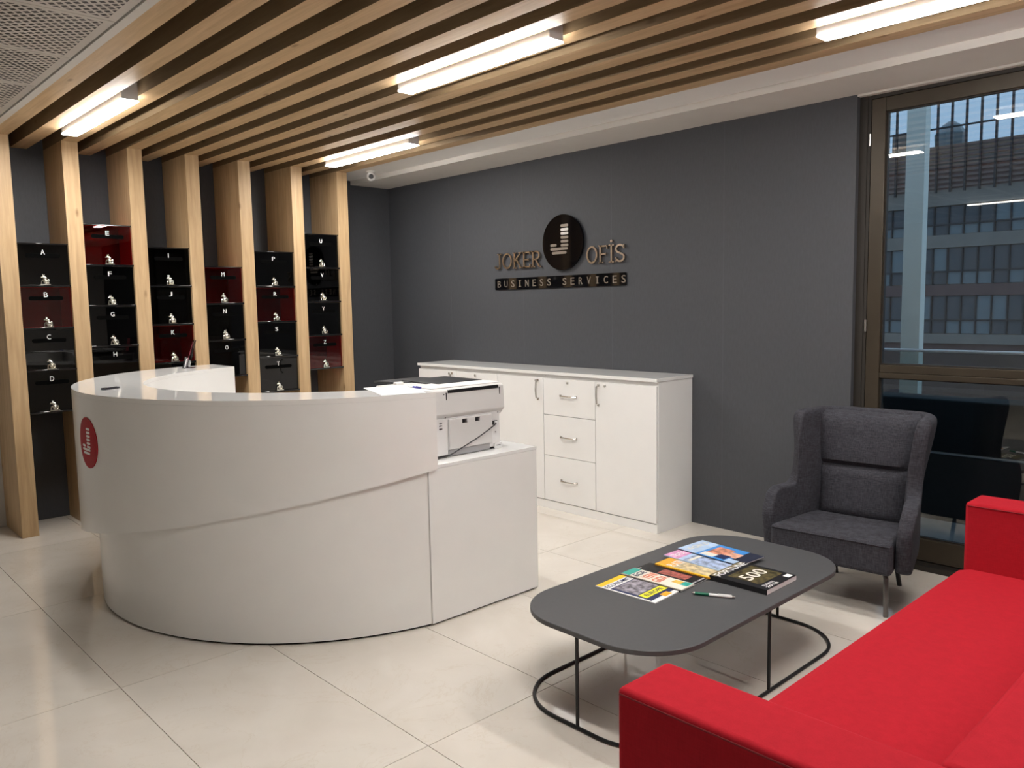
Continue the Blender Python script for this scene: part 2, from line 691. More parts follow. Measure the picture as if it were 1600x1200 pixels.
floor = structure(MB().box(-.02, XR, YN, .1, -.06, -.012).build('floor', GROUT))
xs = [.805 + 1.295 * k for k in range(-1, 9)]
ys = [-3.825 + .6525 * k for k in range(-9, 7)]
tile_cache = {}
for i in range(len(xs) - 1):
    for j in range(len(ys) - 1):
        a, b, c, d = max(xs[i], 0), min(xs[i + 1], XR), max(ys[j], YN), min(ys[j + 1], .06)
        if b - a < .02 or d - c < .02:
            continue
        key = (round(b - a, 3), round(d - c, 3))
        if key not in tile_cache:
            g = .0016
            t = MB().box(g, b - a - g, g, d - c - g, -.012, 0).build('tile', TILE, floor, loc=(a, c, 0))
            tile_cache[key] = t.data
        else:
            t = bpy.data.objects.new('tile', tile_cache[key])
            COL.objects.link(t)
            t.parent = floor
            t.location = (a, c, 0)

structure(box('wall_back', WALLG, -.2, 4.812, 0, .14, -.06, 3.3))
structure(box('wall_left', WALLG, -.2, 0, -3.565, 0, -.06, 3.3))
structure(box('wall_left_rear', WALLW, -.2, 0, YN, -3.565, -.06, 3.3))
structure(box('wall_right', WALLW, XR, XR + .15, YN, .14, -.06, 3.3))
structure(box('wall_front', WALLW, -.2, XR + .15, YN - .15, YN, -.06, 3.3))
structure(box('wall_back_right', WALLG, 7.9, XR, 0, .14, -.06, 3.3))
structure(box('trim_1', WALLW, 4.812, 7.9, -.0, .14, 2.775, 3.3))

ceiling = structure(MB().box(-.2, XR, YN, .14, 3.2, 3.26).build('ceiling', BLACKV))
# white soffit along the back wall, with a small step
so = MB()
so.prism([(0, -.445), (XR, -.445), (XR, 0), (0, 0)], HW, 3.19)
so.prism([(0, -.787), (XR, -.787), (XR, -.445), (0, -.445)], HW + .042, 3.19)
for p_ in range(6, 12):
    so.m[p_] = 1
so.build('soffit', [CEILW, plain('white plasterboard', (.80, .79, .77), .85, var=.01)], ceiling)
# beams: every post carries one, another runs between each pair
by = []
for i, y in enumerate(PY):
    by.append(y)
    if i < 6:
        by.append((y + PY[i + 1]) / 2)
beam_mesh = None
for k, y in enumerate(by):
    if beam_mesh is None:
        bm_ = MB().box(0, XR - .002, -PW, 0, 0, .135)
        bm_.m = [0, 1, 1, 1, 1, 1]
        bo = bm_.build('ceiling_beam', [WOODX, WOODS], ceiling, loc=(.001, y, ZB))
        beam_mesh = bo.data
    else:
        bo = bpy.data.objects.new('ceiling_beam', beam_mesh)
        COL.objects.link(bo)
        bo.parent = ceiling
        bo.location = (.001, y, ZB)
for x in (2.5, 6.4):
    MB().tube([(x, -3.9, 3.03), (x, -.86, 3.03)], .018, 8).build('sprinkler_pipe', plain('red pipe paint', (.5, .02, .02), .4), ceiling, smooth=True)
# perforated metal panels on the rear half
box('edge_trim', TGRID, .002, XR - .002, -3.612, -3.571, ZB - .004, ZB + .02, ceiling)
pm = None
yb = -3.614
j = 0
while yb > YN + .1:
    i = 0
    x = 1.263 - .655 * 2
    while x < XR - .05:
        a, b = max(x, .003), min(x + .655, XR - .003)
        c, d = max(yb - 1.3, YN + .003), yb
        if b - a > .6 and d - c > 1.2:
            if pm is None:
                po = MB().box(-.3255, .3255, -.648, .648, 0, .012).build('ceiling_panel', PERF, ceiling, loc=((a + b) / 2, (c + d) / 2, ZB + .004))
                pm = po.data
            else:
                po = bpy.data.objects.new('ceiling_panel', pm)
                COL.objects.link(po)
                po.parent = ceiling
                po.location = ((a + b) / 2, (c + d) / 2, ZB + .004)
        else:
            MB().box(a + .002, b - .002, c + .002, d - .002, ZB + .004, ZB + .016).build('ceiling_panel', PERF, ceiling)
        x += .655
    yb -= 1.3

# baseboards in the unseen half
structure(box('baseboard_front', WHITEM, 0, XR, YN, YN + .015, 0, .08))
structure(box('baseboard_right', WHITEM, XR - .015, XR, YN + .015, 0, 0, .08))

# ------------------------------------------------------------------ ceiling lights
LT = [((.90, 2.09), -3.190, 'slim LED bar at the left, nearest the perforated metal ceiling'),
      ((3.20, 4.36), -2.096, 'slim LED bar in the middle of the slatted ceiling'),
      ((.87, 2.05), -1.186, 'slim LED bar nearest the small ceiling camera and rightmost post'),
      ((5.16, 6.36), -1.186, 'slim LED bar near the window, cut by the frame top'),
      ((5.16, 6.36), -3.190, 'slim LED bar overhead, outside the view near the camera'),
      ((7.4, 8.6), -2.096, 'slim LED bar beyond the sofa, outside the view')]
for (x0, x1), y, lab in LT:
    L = x1 - x0
    t = thing('linear_ceiling_light', 'glowing white ' + lab, 'ceiling light', ((x0 + x1) / 2, y, 2.775), 0, 'LED bars set between the oak ceiling beams')
    MB().box(-L / 2, L / 2, -.045, .045, .008, .11).build('housing', ALU, t)
    MB().box(-L / 2, L / 2, -.048, .048, 0, .008).build('diffuser', LED, t, bevel=.003)
for (x, y, lab) in ((3.8, -6.95, 'slim LED bar in the perforated ceiling, seen mirrored in the window'),
                    (8.4, -6.95, 'slim LED bar in the perforated ceiling by the right wall')):
    t = thing('linear_ceiling_light', lab, 'ceiling light', (x, y, 2.79), 0, 'LED bars under the perforated ceiling')
    MB().box(-.6, .6, -.045, .045, .012, .028).build('housing', ALU, t)
    MB().box(-.596, .596, -.041, .041, 0, .012).build('diffuser', LEDP, t)

# ------------------------------------------------------------------ oak posts
PL = ['oak post at the far left edge, left of the mailboxes lettered A to D',
      'oak post between the A to D mailboxes and the E to H mailboxes',
      'oak post between the E to H mailboxes and the I to K mailboxes',
      'oak post between the I to K mailboxes and the M to O mailboxes',
      'oak post between the M to O mailboxes and the P to T mailboxes',
      'oak post between the P to T mailboxes and the U to Z mailboxes',
      'oak post standing rightmost, right of the mailboxes lettered U to Z']
for y, lab in zip(PY, PL):
    o = MB().box(0.002, PD, -PW, 0, 0, ZB).build('wooden_post', WOODZ, bevel=.002, seg=1, loc=(0, y, 0))
    tag(o, lab, 'post', 'oak posts along the left wall')


# ------------------------------------------------------------------ mailboxes
def mailbox(letter, y0, y1, ztop, red):
    W = y1 - y0
    H = .301
    col = 'dark red' if red else 'black'
    word = {'A': 'top of the leftmost column', 'D': 'bottom of the leftmost column'}.get(letter, 'between two oak posts')
    t = thing('mailbox', '%s gloss acrylic mailbox marked with the white letter %s, %s' % (col, letter, word), 'mailbox',
              (PD - .03, (y0 + y1) / 2, ztop - H), 0, 'lettered acrylic mailboxes between the oak posts')
    body = ACRR if red else ACRB
    a, b = -W / 2 + .002, W / 2 - .002
    D = .26
    m = MB()
    m.box(-D, 0, a, a + .004, .014, H - .002)
    m.box(-D, 0, b - .004, b, .014, H - .002)
    mb_ = MB().box(-D, -D + .004, a + .004, b - .004, .014, H - .002)
    mb_.build('back_panel', ACRD if red else ACRB, t)
    m.box(-D, 0, a + .004, b - .004, .014, .018)
    m.box(-D, 0, a + .004, b - .004, H - .006, H - .002)
    m.build('body', body, t)
    MB().box(.001, .005, a, b, .014, H - .002).build('door', TINTR if red else TINTK, t)
    m = MB()
    m.box(-.02, .029, -W / 2, W / 2, .0, .0145)
    if letter in 'AEIMPU':
        MB().box(-.02, .020, -W / 2, W / 2, H - .0015, H + .007).build('top_ledge', ACRB, t, bevel=.002)
    m.build('ledge', ACRB, t, bevel=.003)
    # mail slot: rounded black bar
    sl = MB()
    pts = [(p[0], p[1]) for p in rounded(-W * .34, W * .34, H - .095, H - .066, .0144, 5)]
    o = len(sl.v)
    n = len(pts)
    sl.v += [(.0052, p[0], p[1]) for p in pts] + [(.0068, p[0], p[1]) for p in pts]
    sl.face([i for i in range(n)])
    sl.face([n + i for i in range(n)][::-1])
    for i in range(n):
        k = (i + 1) % n
        sl.face((i, k, n + k, n + i))
    sl.build('slot', DARKG, t)
    put_glyph(letter, WHT, t, (.0068, -.014 if letter != 'I' else -.004, H - .052 - .02), (0, 1, 0), (0, 0, 1), .026 if letter != 'I' else .006, .034, .002)
    # little seated silver animal used as a knob
    k = MB()
    zb = .015
    k.box(-.002, .022, -.032, .032, zb, zb + .005)
    k.ball((.010, .004, zb + .024), .018, 10, 7, 0, (.8, 1, 1.25))
    k.ball((.010, -.009, zb + .056), .0115, 9, 6, 0, (.8, 1.1, 1))
    k.ball((.010, -.022, zb + .053), .006, 7, 5)
    k.ball((.009, -.003, zb + .069), .0045, 6, 4, 0, (.7, .7, 1.6))
    k.ball((.009, -.012, zb + .069), .0045, 6, 4, 0, (.7, .7, 1.6))
    k.tube([(.01, .012, zb + .008), (.01, .022, zb + .014), (.01, .024, zb + .030), (.01, .019, zb + .040)], [.006, .006, .005, .003], 7)
    k.ball((.010, .002, zb + .045), .013, 9, 6, 0, (.8, 1, 1.3))
    k.tube([(.012, -.010, zb + .034), (.014, -.022, zb + .026), (.014, -.024, zb + .006)], [.006, .005, .005], 7)
    k.build('figurine_knob', SILVER, t, smooth=True)


COLS = [('ABCD', 2.079, 'B'), ('EFGH', 2.232, 'E'), ('IJKL', 2.079, 'K'), ('MNO', 1.937, 'M'), ('PRST', 2.075, 'R'), ('UVYZ', 2.243, 'Z')]
for i, (ls, zt, reds) in enumerate(COLS):
    y0, y1 = PY[i], PY[i + 1] - PW
    for k, ch in enumerate(ls):
        mailbox(ch, y0, y1, zt - .301 * k, ch in reds)

# ------------------------------------------------------------------ reception desk
desk = thing('reception_desk', 'large white curved reception desk with sloping upper band and red round emblem', 'reception desk', (2.4, -2.25, 0))
OX, OY = 2.4, -2.25
OC, OA, OB = (2.374 - OX, -2.255 - OY), 1.496, 1.362
IC, IA, IB = (2.437 - OX, -1.963 - OY), 1.218, 1.308
ZT = 1.177
yn, yf = -2.445 - OY, -2.29 - OY      # the two cut ends
SPL = [(-8.2, .794), (-14.5, .774), (-27.4, .722), (-44.4, .643), (-60.6, .564), (-76.5, .489), (-87, .442), (-95.7, .405), (-120, .30), (-150, .18), (-185, .06)]


def zbot(th):
    for (a0, z0), (a1, z1) in zip(SPL, SPL[1:]):
        if a1 <= th <= a0:
            return z0 + (z1 - z0) * (th - a0) / (a1 - a0)
    return SPL[0][1] if th > SPL[0][0] else SPL[-1][1]


def ell(c, a, b, th):
    t = math.radians(th)
    return (c[0] + a * math.cos(t), c[1] + b * math.sin(t))


tho0 = math.degrees(math.asin((yn - OC[1]) / OB))
tho1 = -180 - math.degrees(math.asin((yf - OC[1]) / OB))
thi0 = math.degrees(math.asin((yn - IC[1]) / IB))
thi1 = -180 - math.degrees(math.asin((yf - IC[1]) / IB))
N = 72
band = MB()
rows = []
for k in range(N + 1):
    f = k / N
    to, ti = tho0 + (tho1 - tho0) * f, thi0 + (thi1 - thi0) * f
    po, pi_ = ell(OC, OA, OB, to), ell(IC, IA, IB, ti)
    zb = zbot(to)
    rows.append([(po[0], po[1], zb), (po[0], po[1], ZT - .024), (po[0], po[1], ZT - .024), (pi_[0], pi_[1], ZT - .024), (pi_[0], pi_[1], max(zb, .735)), (pi_[0], pi_[1], zb)])
o = 0
band.v = [q for r in rows for q in (r[0], r[1], r[3], r[5])]
for k in range(N):
    a, b = 4 * k, 4 * (k + 1)
    for q in range(4):
        band.face((a + q, b + q, b + (q + 1) % 4, a + (q + 1) % 4))
band.face((0, 1, 2, 3))
band.face((4 * N, 4 * N + 3, 4 * N + 2, 4 * N + 1))
bo = band.build('upper_band', WHITE, desk, smooth=True)
# counter top slab, laid flush on the band
top = MB()
top.v = []
for k in range(N + 1):
    f = k / N
    po, pi_ = ell(OC, OA, OB, tho0 + (tho1 - tho0) * f), ell(IC, IA, IB, thi0 + (thi1 - thi0) * f)
    top.v += [(po[0], po[1], ZT - .0235), (po[0], po[1], ZT), (pi_[0], pi_[1], ZT), (pi_[0], pi_[1], ZT - .0235)]
for k in range(N):
    a, b = 4 * k, 4 * (k + 1)
    for q in range(4):
        top.face((a + q, b + q, b + (q + 1) % 4, a + (q + 1) % 4), 0 if q == 1 else 1)
top.face((0, 1, 2, 3), 1)
top.face((4 * N, 4 * N + 3, 4 * N + 2, 4 * N + 1), 1)
top.build('counter_top', [TOPW, WHITE], desk, smooth=True)
# round base
BC, BR = (2.505 - OX, -2.225 - OY), 1.345
b0 = math.degrees(math.asin((-2.487 - OY - BC[1]) / BR))
b1 = -180 - math.degrees(math.asin((yf - BC[1]) / BR))


def arc_wall(c, r0, r1, a0, a1, z0, z1, n, ztop=None):
    m = MB()
    for k in range(n + 1):
        th = a0 + (a1 - a0) * k / n
        p, q = ell(c, r1, r1, th), ell(c, r0, r0, th)
        zt = ztop(th) if ztop else z1
        m.v += [(p[0], p[1], z0), (p[0], p[1], zt), (q[0], q[1], zt), (q[0], q[1], z0)]
    for k in range(n):
        a, b = 4 * k, 4 * (k + 1)
        for q in range(4):
            m.face((a + q, b + q, b + (q + 1) % 4, a + (q + 1) % 4))
    m.face((0, 1, 2, 3))
    m.face((4 * n, 4 * n + 3, 4 * n + 2, 4 * n + 1))
    return m


arc_wall(BC, BR - .03, BR, b0, b1, .012, .8, 64, lambda th: zbot(th) + .02).build('curved_base', WHITE, desk, smooth=True)
arc_wall(BC, BR - .045, BR - .014, b0, b1, 0, .012, 64).build('shadow_plinth', DARKG, desk, smooth=True)
# square return unit on the right
rb = MB()
rb.box(3.18 - OX, 3.832 - OX, -2.485 - OY, -1.735 - OY, .010, .794)
rb.build('return_unit', WHITE, desk, bevel=.002, seg=1)
box('return_top', TOPW, 3.18 - OX, 3.833 - OX, -2.486 - OY, -1.734 - OY, .7945, .812, desk, bevel=.001, seg=1)
box('return_plinth', DARKG, 3.20 - OX, 3.815 - OX, -2.46 - OY, -1.75 - OY, 0, .010, desk)
# inner working top
wt = MB()
pts = [ell(IC, IA - .004, IB - .004, thi0 + (thi1 - thi0) * k / 40) for k in range(41)]
inn = [ell((IC[0], IC[1] + .05), .62, .70, thi0 + (thi1 - thi0) * (1 - k / 40)) for k in range(41)]
o = 0
for k in range(41):
    p, q = pts[k], inn[40 - k]
    wt.v += [(p[0], p[1], .72), (p[0], p[1], .745), (q[0], q[1], .745), (q[0], q[1], .72)]
for k in range(40):
    a, b = 4 * k, 4 * (k + 1)
    for q in range(4):
        wt.face((a + q, b + q, b + (q + 1) % 4, a + (q + 1) % 4))
wt.face((0, 1, 2, 3))
wt.face((160, 163, 162, 161))
wt.build('work_surface', WHITEM, desk, smooth=True)


# red round emblem wrapped on the band
def on_band(u, v, off):
    """u along the surface (m) from the emblem centre, v up"""
    th0 = -88.6
    th = th0 + math.degrees(u / OA)
    p = ell(OC, OA + off, OB + off, th)
    return (p[0], p[1], .918 + v)


R = .134
em = MB()
ring = 40
cidx = len(em.v)
em.v.append(on_band(0, 0, .0035))
for rr in (.5, 1):
    for k in range(ring):
        a = 2 * PI * k / ring
        em.v.append(on_band(R * rr * math.cos(a), R * rr * math.sin(a), .0035))
for k in range(ring):
    em.v.append(on_band(R * math.cos(2 * PI * k / ring), R * math.sin(2 * PI * k / ring), .0005))
for k in range(ring):
    j = (k + 1) % ring
    em.face((0, 1 + k, 1 + j))
    em.face((1 + k, 1 + ring + k, 1 + ring + j, 1 + j))
    em.face((1 + ring + k, 1 + 2 * ring + k, 1 + 2 * ring + j, 1 + ring + j))
emo = em.build('round_emblem', EMBR, desk, smooth=False)
JB = [(.435, .56, .035)]


def j_bars():
    """the J made of bars, in a unit disc: (x0, x1, z centre)"""
    out = []
    for i in range(6):
        out.append((-.06, .31, .545 - .14 * i))
    out.append((-.58, -.27, -.135))
    out.append((-.58, .28, -.275))
    out.append((-.50, .22, -.415))
    return out


for x0, x1, z in j_bars():
    m = MB()
    hh = .045 * R
    pts = rounded(x0 * R, x1 * R, z * R - hh, z * R + hh, hh * .98, 4)
    n = len(pts)
    m.v += [on_band(p[0], p[1], .0052) for p in pts] + [on_band(p[0], p[1], .0036) for p in pts]
    m.face(range(n))
    for k in range(n):
        j = (k + 1) % n
        m.face((k, n + k, n + j, j))
    m.build('emblem_bar', WHT, emo)

# ------------------------------------------------------------------ storage cabinets
CH = 1.052
YF = -.422
cabx = [1.0, 1.535, 2.07, 2.599, 3.127, 3.677]


def bar_handle(t, x, z, vertical, L, parent):
    m = MB()
    a = L / 2
    y = YF
    if vertical:
        pts = [(x, y, z - a), (x, y - .022, z - a + .012), (x, y - .028, z), (x, y - .022, z + a - .012), (x, y, z + a)]
    else:
        pts = [(x - a, y, z), (x - a + .012, y - .022, z), (x, y - .028, z), (x + a - .012, y - .022, z), (x + a, y, z)]
    m.tube(pts, .0065, 8)
    for q in (pts[0], pts[-1]):
        m.box(q[0] - .009, q[0] + .009, q[1] - .006, q[1], q[2] - .009, q[2] + .009)
    return m.build('handle', CHROME, parent, smooth=True)


def lock(x, z, parent):
    m = MB()
    m.lathe([(.0001, 0), (.011, 0), (.011, .006), (.007, .009), (.0001, .009)], (x, YF, z), 14, 0, axis='y')
    return m.build('lock', STEEL, parent, smooth=True)


CABS = [('door', 'white cabinet with one door, leftmost of the row, keyhole beside its bar handle', 1.487, 1.444),
        ('drawers', 'white three-drawer cabinet second from the left, half hidden behind the printer', 0, 0),
        ('door', 'white cabinet with one door, middle of the row beside the printer', 2.543, 2.522),
        ('drawers', 'white three-drawer cabinet with all three bow handles in full view', 0, 0),
        ('door', 'white cabinet with one door, rightmost of the row, its side panel exposed', 3.160, 3.218)]
for i, (kind, lab, hx, lx) in enumerate(CABS):
    x0, x1 = cabx[i], cabx[i + 1]
    t = thing('storage_cabinet', lab, 'cabinet', (0, 0, 0), 0, 'row of white cabinets against the grey wall')
    t.location = ((x0 + x1) / 2, -.2, 0)
    ox, oy = (x0 + x1) / 2, -.2

    def L(m, name, mat, par=None, **k):
        return m
    sh = Vector((-ox, -oy, 0))
    body = MB().box(x0 + .0005, x1 - .0005, YF + .02, -.003, .0, CH)
    body.v = [tuple(Vector(v) + sh) for v in body.v]
    body.build('body', WHITEM, t, bevel=.001, seg=1)
    fr = MB().box(x0 + .0005, x1 - .0005, YF + .005, YF + .02, 0, .062)
    fr.v = [tuple(Vector(v) + sh) for v in fr.v]
    fr.build('plinth', WHITEM, t)
    a, b = x0 + .0025, x1 - .0025
    if i == 4:
        b = x1 - .004
    if kind == 'door':
        d = MB().box(a, b, YF, YF + .0185, .070, CH - .028)
        d.v = [tuple(Vector(v) + sh) for v in d.v]
        dobj = d.build('door', WHITEM, t, bevel=.0012, seg=1)
        for ob in (bar_handle(t, hx, .93, True, .145, dobj), lock(lx, 1.0, dobj)):
            for v in ob.data.vertices:
                v.co += sh
    else:
        for k, (za, zb_) in enumerate(((.744, CH - .028), (.426, .740), (.070, .422))):
            d = MB().box(a, b, YF, YF + .0185, za, zb_)
            d.v = [tuple(Vector(v) + sh) for v in d.v]
            dobj = d.build('drawer', WHITEM, t, bevel=.0012, seg=1)
            ob = bar_handle(t, (x0 + x1) / 2, (.897, .581, .243)[k], False, .155, dobj)
            for v in ob.data.vertices:
                v.co += sh
            if k == 0:
                ob = lock((x0 + x1) / 2 - .008, 1.0, dobj)
                for v in ob.data.vertices:
                    v.co += sh
o = MB().box(.995, 3.684, -.432, -.003, CH + .0005, CH + .024).build('cabinet_worktop', TOPW, bevel=.002)
tag(o, 'long thin white worktop lying across the whole row of cabinets', 'worktop')

# ------------------------------------------------------------------ printer on the return unit
pr = thing('laser_printer', 'light grey laser printer seen from behind, black lid and tray, on the desk return', 'printer', (3.45, -2.12, .812))


def LB(m, name, mat, par, dx=3.45, dy=-2.12, dz=.812, **k):
    m.v = [(v[0] - dx, v[1] - dy, v[2] - dz) for v in m.v]
    return m.build(name, mat, par, **k)


PX = 3.715      # rear face of the printer
LB(MB().box(3.24, PX - .004, -2.40, -1.895, .822, 1.02), 'lower_body', PLASTL, pr, bevel=.006)
m = MB()
# upper housing with a chamfer underneath
prof = [(3.22, 1.00), (PX - .02, 1.00), (PX + .012, 1.035), (PX + .006, 1.160), (PX - .010, 1.172), (3.30, 1.172), (3.22, 1.12)]
for y in (-2.42, -1.872):
    m.v += [(p[0], y, p[1]) for p in prof]
n = len(prof)
m.face(range(n))
m.face([n + i for i in range(n)][::-1])
for i in range(n):
    j = (i + 1) % n
    m.face((i, n + i, n + j, j))
LB(m, 'upper_housing', PLAST, pr, bevel=.006)
LB(MB().box(PX - .005, PX + .009, -2.262, -1.962, .850, 1.010), 'rear_door', PLAST, pr, bevel=.005)
LB(MB().box(PX - .004, PX - .001, -2.262, -1.975, .816, .849), 'paper_recess', plain('printer shadow grey', (.35, .35, .36), .5), pr)
LB(MB().box(3.30, PX - .02, -2.39, -1.90, .812, .823), 'feet', PLASTD, pr)
for y in (-2.175, -2.085):
    q = LB(MB().box(PX + .008, PX + .010, y, y + .032, .982, 1.002), 'latch_window', PLASTD, pr)
    LB(MB().box(PX + .0095, PX + .012, y + .018, y + .03, .984, .998), 'latch', STEEL, q, 3.45, -2.12, .812)
LB(MB().box(PX - .004, PX + .003, -1.952, -1.922, .945, .968), 'power_socket', PLASTD, pr)
LB(MB().box(PX + .003, PX + .012, -1.944, -1.930, .948, .964), 'plug', WHT, pr)
LB(MB().box(PX + .001, PX + .008, -1.948, -1.895, .812, .845), 'rating_label_boss', PLASTL, pr, bevel=.002)
LB(MB().box(PX + .008, PX + .0085, -1.936, -1.905, .829, .834), 'printed_mark', plain('grey print', (.2, .2, .2), .6), pr)
for z in (.990, .978, .962):
    LB(MB().box(PX - .004, PX - .002, -2.318, -2.300, z, z + .004), 'vent_slot', PLASTD, pr)
for (y, z) in ((-2.285, 1.021), (-1.915, 1.012), (-1.935, .905), (-1.905, 1.130), (-2.29, 1.142)):
    c_ = MB().lathe([(.0001, 0), (.0035, 0), (.003, .0015), (.0001, .0015)], (PX + .002 if z < 1.02 else PX + .007, y, z), 8, 0, axis='x')
    LB(c_, 'screw', PLASTD, pr)
# lid at the top: light frame, dark slot along the rear edge, black lid
LB(MB().box(PX - .006, PX + .0085, -2.265, -1.915, 1.146, 1.163), 'hinge_slot', PLASTD, pr)
for y in (-2.275, -1.905):
    LB(MB().box(PX + .004, PX + .0085, y - .003, y + .003, 1.112, 1.150), 'hinge_groove', PLASTD, pr)
LB(MB().box(3.50, PX - .012, -2.36, -1.885, 1.171, 1.178), 'lid_frame', PLASTL, pr, bevel=.003)
LB(MB().box(3.225, 3.56, -2.20, -1.885, 1.171, 1.181), 'lid', PLASTD, pr, bevel=.003)
m = MB().prism([(3.10, -2.30), (3.32, -2.24), (3.32, -1.96), (3.10, -1.98)], 1.165, 1.177)
LB(m, 'output_tray', PLASTD, pr, bevel=.003)
LB(MB().box(3.33, 3.36, -2.33, -2.28, 1.165, 1.186), 'tray_side', PLASTL, pr, bevel=.004)
cord = MB().tube([(PX + .012, -1.937, .955), (PX + .022, -1.965, .944), (PX + .026, -2.02, .921), (PX + .026, -2.09, .892), (PX + .026, -2.17, .864), (PX + .026, -2.25, .836), (PX + .022, -2.30, .820), (PX + .015, -2.40, .8155), (PX - .1, -2.438, .8155)], .0032, 8).build('power_cord', PLASTD, smooth=True)
tag(cord, 'thin black power cord drooping across the back of the printer', 'cord')

# ------------------------------------------------------------------ small things on the counter
pz = ZT + .001
m = MB()
for k in range(3):
    pts = [(3.41, -2.57), (3.775, -2.705), (3.846, -2.50), (3.50, -2.35)]
    d = .002 * k
    m.prism([(x - d, y + d) for x, y in pts], pz + .0008 * k, pz + .0008 * (k + 1) - .0001)
o = m.build('paper_stack', plain('white paper', (.86, .86, .86), .7))
tag(o, 'few sheets of white paper lying on the counter beside the printer', 'paper')


def pen(name, label, p0, p1, r, cols, extra=None, group=None):
    p0, p1 = Vector(p0), Vector(p1)
    t = thing(name, label, 'pen', p0, math.atan2((p1 - p0).y, (p1 - p0).x), group)
    L = (p1 - p0).length
    segs = [(0, .07, 'tip', .35, 1), (.07, .40, 'grip', 1, 1), (.40, .93, 'barrel', 1, .92), (.93, 1, 'cap', .6, .5)]
    for (a, b, nm, ra, rb_), mt in zip(segs, cols):
        MB().tube([(a * L, 0, r), ((a + b) / 2 * L, 0, r), (b * L, 0, r)], [r * ra, r * (ra + rb_) / 2 if nm != 'tip' else r * .8, r * rb_ if nm != 'tip' else r], 10).build(nm, mt, t, smooth=True)
    MB().box(.60 * L, .92 * L, -.0022, .0022, 2 * r - .001, 2 * r + .0015).build('clip', cols[2], t, bevel=.0005)
    return t


BLUEP = plain('blue plastic', (.03, .03, .35), .3)
GREENP = plain('green plastic', (.0, .13, .07), .35)
pen('ballpoint_pen', 'white and blue ballpoint pen lying on the paper by the printer', (3.56, -2.40, pz + .0028), (3.72, -2.425, pz + .0028), .0052, [STEEL, WHT, BLUEP, WHT])
pen('ballpoint_pen', 'white ballpoint pen with green grip lying on the dark coffee table', (5.085, -2.083, .3805), (5.24, -2.003, .3805), .0062, [STEEL, GREENP, WHT, STEEL])

t = thing('key_fob', 'small black remote fob lying on the counter at the left', 'remote', (2.29, -3.455, ZT + .0005), math.radians(118))
MB().box(-.052, .052, -.017, .017, 0, .011).build('case', plain('navy black plastic', (.008, .009, .02), .25), t, bevel=.005, seg=3)
MB().box(-.03, .03, -.009, .009, .011, .0122).build('button_plate', plain('grey print', (.2, .2, .2), .6), t, bevel=.0005)

t = thing('brochure_holder', 'clear tilted leaflet holder with small cards on the far side of the counter', 'leaflet holder', (1.085, -2.56, ZT + .0005), math.radians(-35))
m = MB()
m.prismxz([(-.045, 0), (.045, 0), (.045, .003), (-.045, .003)], -.03, .05)
m.build('foot', CLEAR, t)
m = MB()
for z0, z1, y0, y1 in ((.003, .20, .0, .055), (.003, .085, -.03, -.008)):
    o = len(m.v)
    m.v += [(-.045, y0, z0), (.045, y0, z0), (.045, y1, z1), (-.045, y1, z1), (-.045, y0 + .003, z0), (.045, y0 + .003, z0), (.045, y1 + .003, z1), (-.045, y1 + .003, z1)]
    for q in ((0, 1, 2, 3), (7, 6, 5, 4), (0, 4, 5, 1), (1, 5, 6, 2), (2, 6, 7, 3), (3, 7, 4, 0)):
        m.face([o + i for i in q])
m.build('pocket', CLEAR, t)
m = MB()
o = 0
m.v += [(-.038, -.018, .004), (.038, -.018, .004), (.038, .0, .070), (-.038, .0, .070), (-.038, -.010, .004), (.038, -.010, .004), (.038, .008, .070), (-.038, .008, .070)]
for q in ((0, 1, 2, 3), (7, 6, 5, 4), (0, 4, 5, 1), (1, 5, 6, 2), (2, 6, 7, 3), (3, 7, 4, 0)):
    m.face(q)
m.build('card_stack', plain('white paper', (.86, .86, .86), .7), t)
m = MB()
m.v += [(.02, .012, .06), (.045, .012, .06), (.045, .052, .19), (.02, .052, .19), (.02, .015, .06), (.045, .015, .06), (.045, .055, .19), (.02, .055, .19)]
for q in ((0, 1, 2, 3), (7, 6, 5, 4), (0, 4, 5, 1), (1, 5, 6, 2), (2, 6, 7, 3), (3, 7, 4, 0)):
    m.face(q)
m.build('red_card', plain('muted red card', (.35, .05, .07), .5), t)

# small security camera under the ceiling
t = thing('security_camera', 'tiny white dome camera under the ceiling by the rightmost post', 'camera', (.60, -.60, HW + .042))
MB().lathe([(.0001, -.012), (.04, -.012), (.042, 0), (.0001, 0)], (0, 0, 0), 18).build('mount', CEILW, t, smooth=True)
MB().ball((0, 0, -.045), .042, 14, 9).build('dome', WHITEM, t, smooth=True)
m = MB()
d = (CAM - Vector((.60, -.60, 2.784))).normalized()
c = Vector((0, 0, -.045))
m.tube([c + d * .030, c + d * .046], [.024, .020], 14)
m.build('lens', PLASTD, t, smooth=True)

# ------------------------------------------------------------------ sign on the back wall
SG = 'raised sign pieces on the dark wall'
t = thing('round_sign', 'glossy black round sign with a J made of metallic bars on the grey wall', 'sign', (2.451, 0, 2.085), 0, None)
RS = .2235
m = MB().lathe([(.0001, .012), (RS, .012), (RS, .030), (.0001, .030)], (0, 0, 0), 56, axis='y')
m.build('disc', plain('black sign acrylic', (.002, .002, .003), .06, spec=.25), t, bevel=.001, seg=1)
box('spacer', DARKG, -.08, .08, -.0125, -.001, -.08, .08, t)
for k, (x0, x1, z) in enumerate(j_bars()):
    hh = .048 * RS
    pts = rounded(x0 * RS, x1 * RS, (z + .05) * RS - hh, (z + .05) * RS + hh, hh * .98, 4)
    MB().prismxz(pts, -.034, -.0305).build('letter_bar', SIGNL if k not in (1, 2) else plain('painted reflection metal', (.75, .73, .70), .3, metal=.3), t)  # two bars get a bright reflection put into their colour

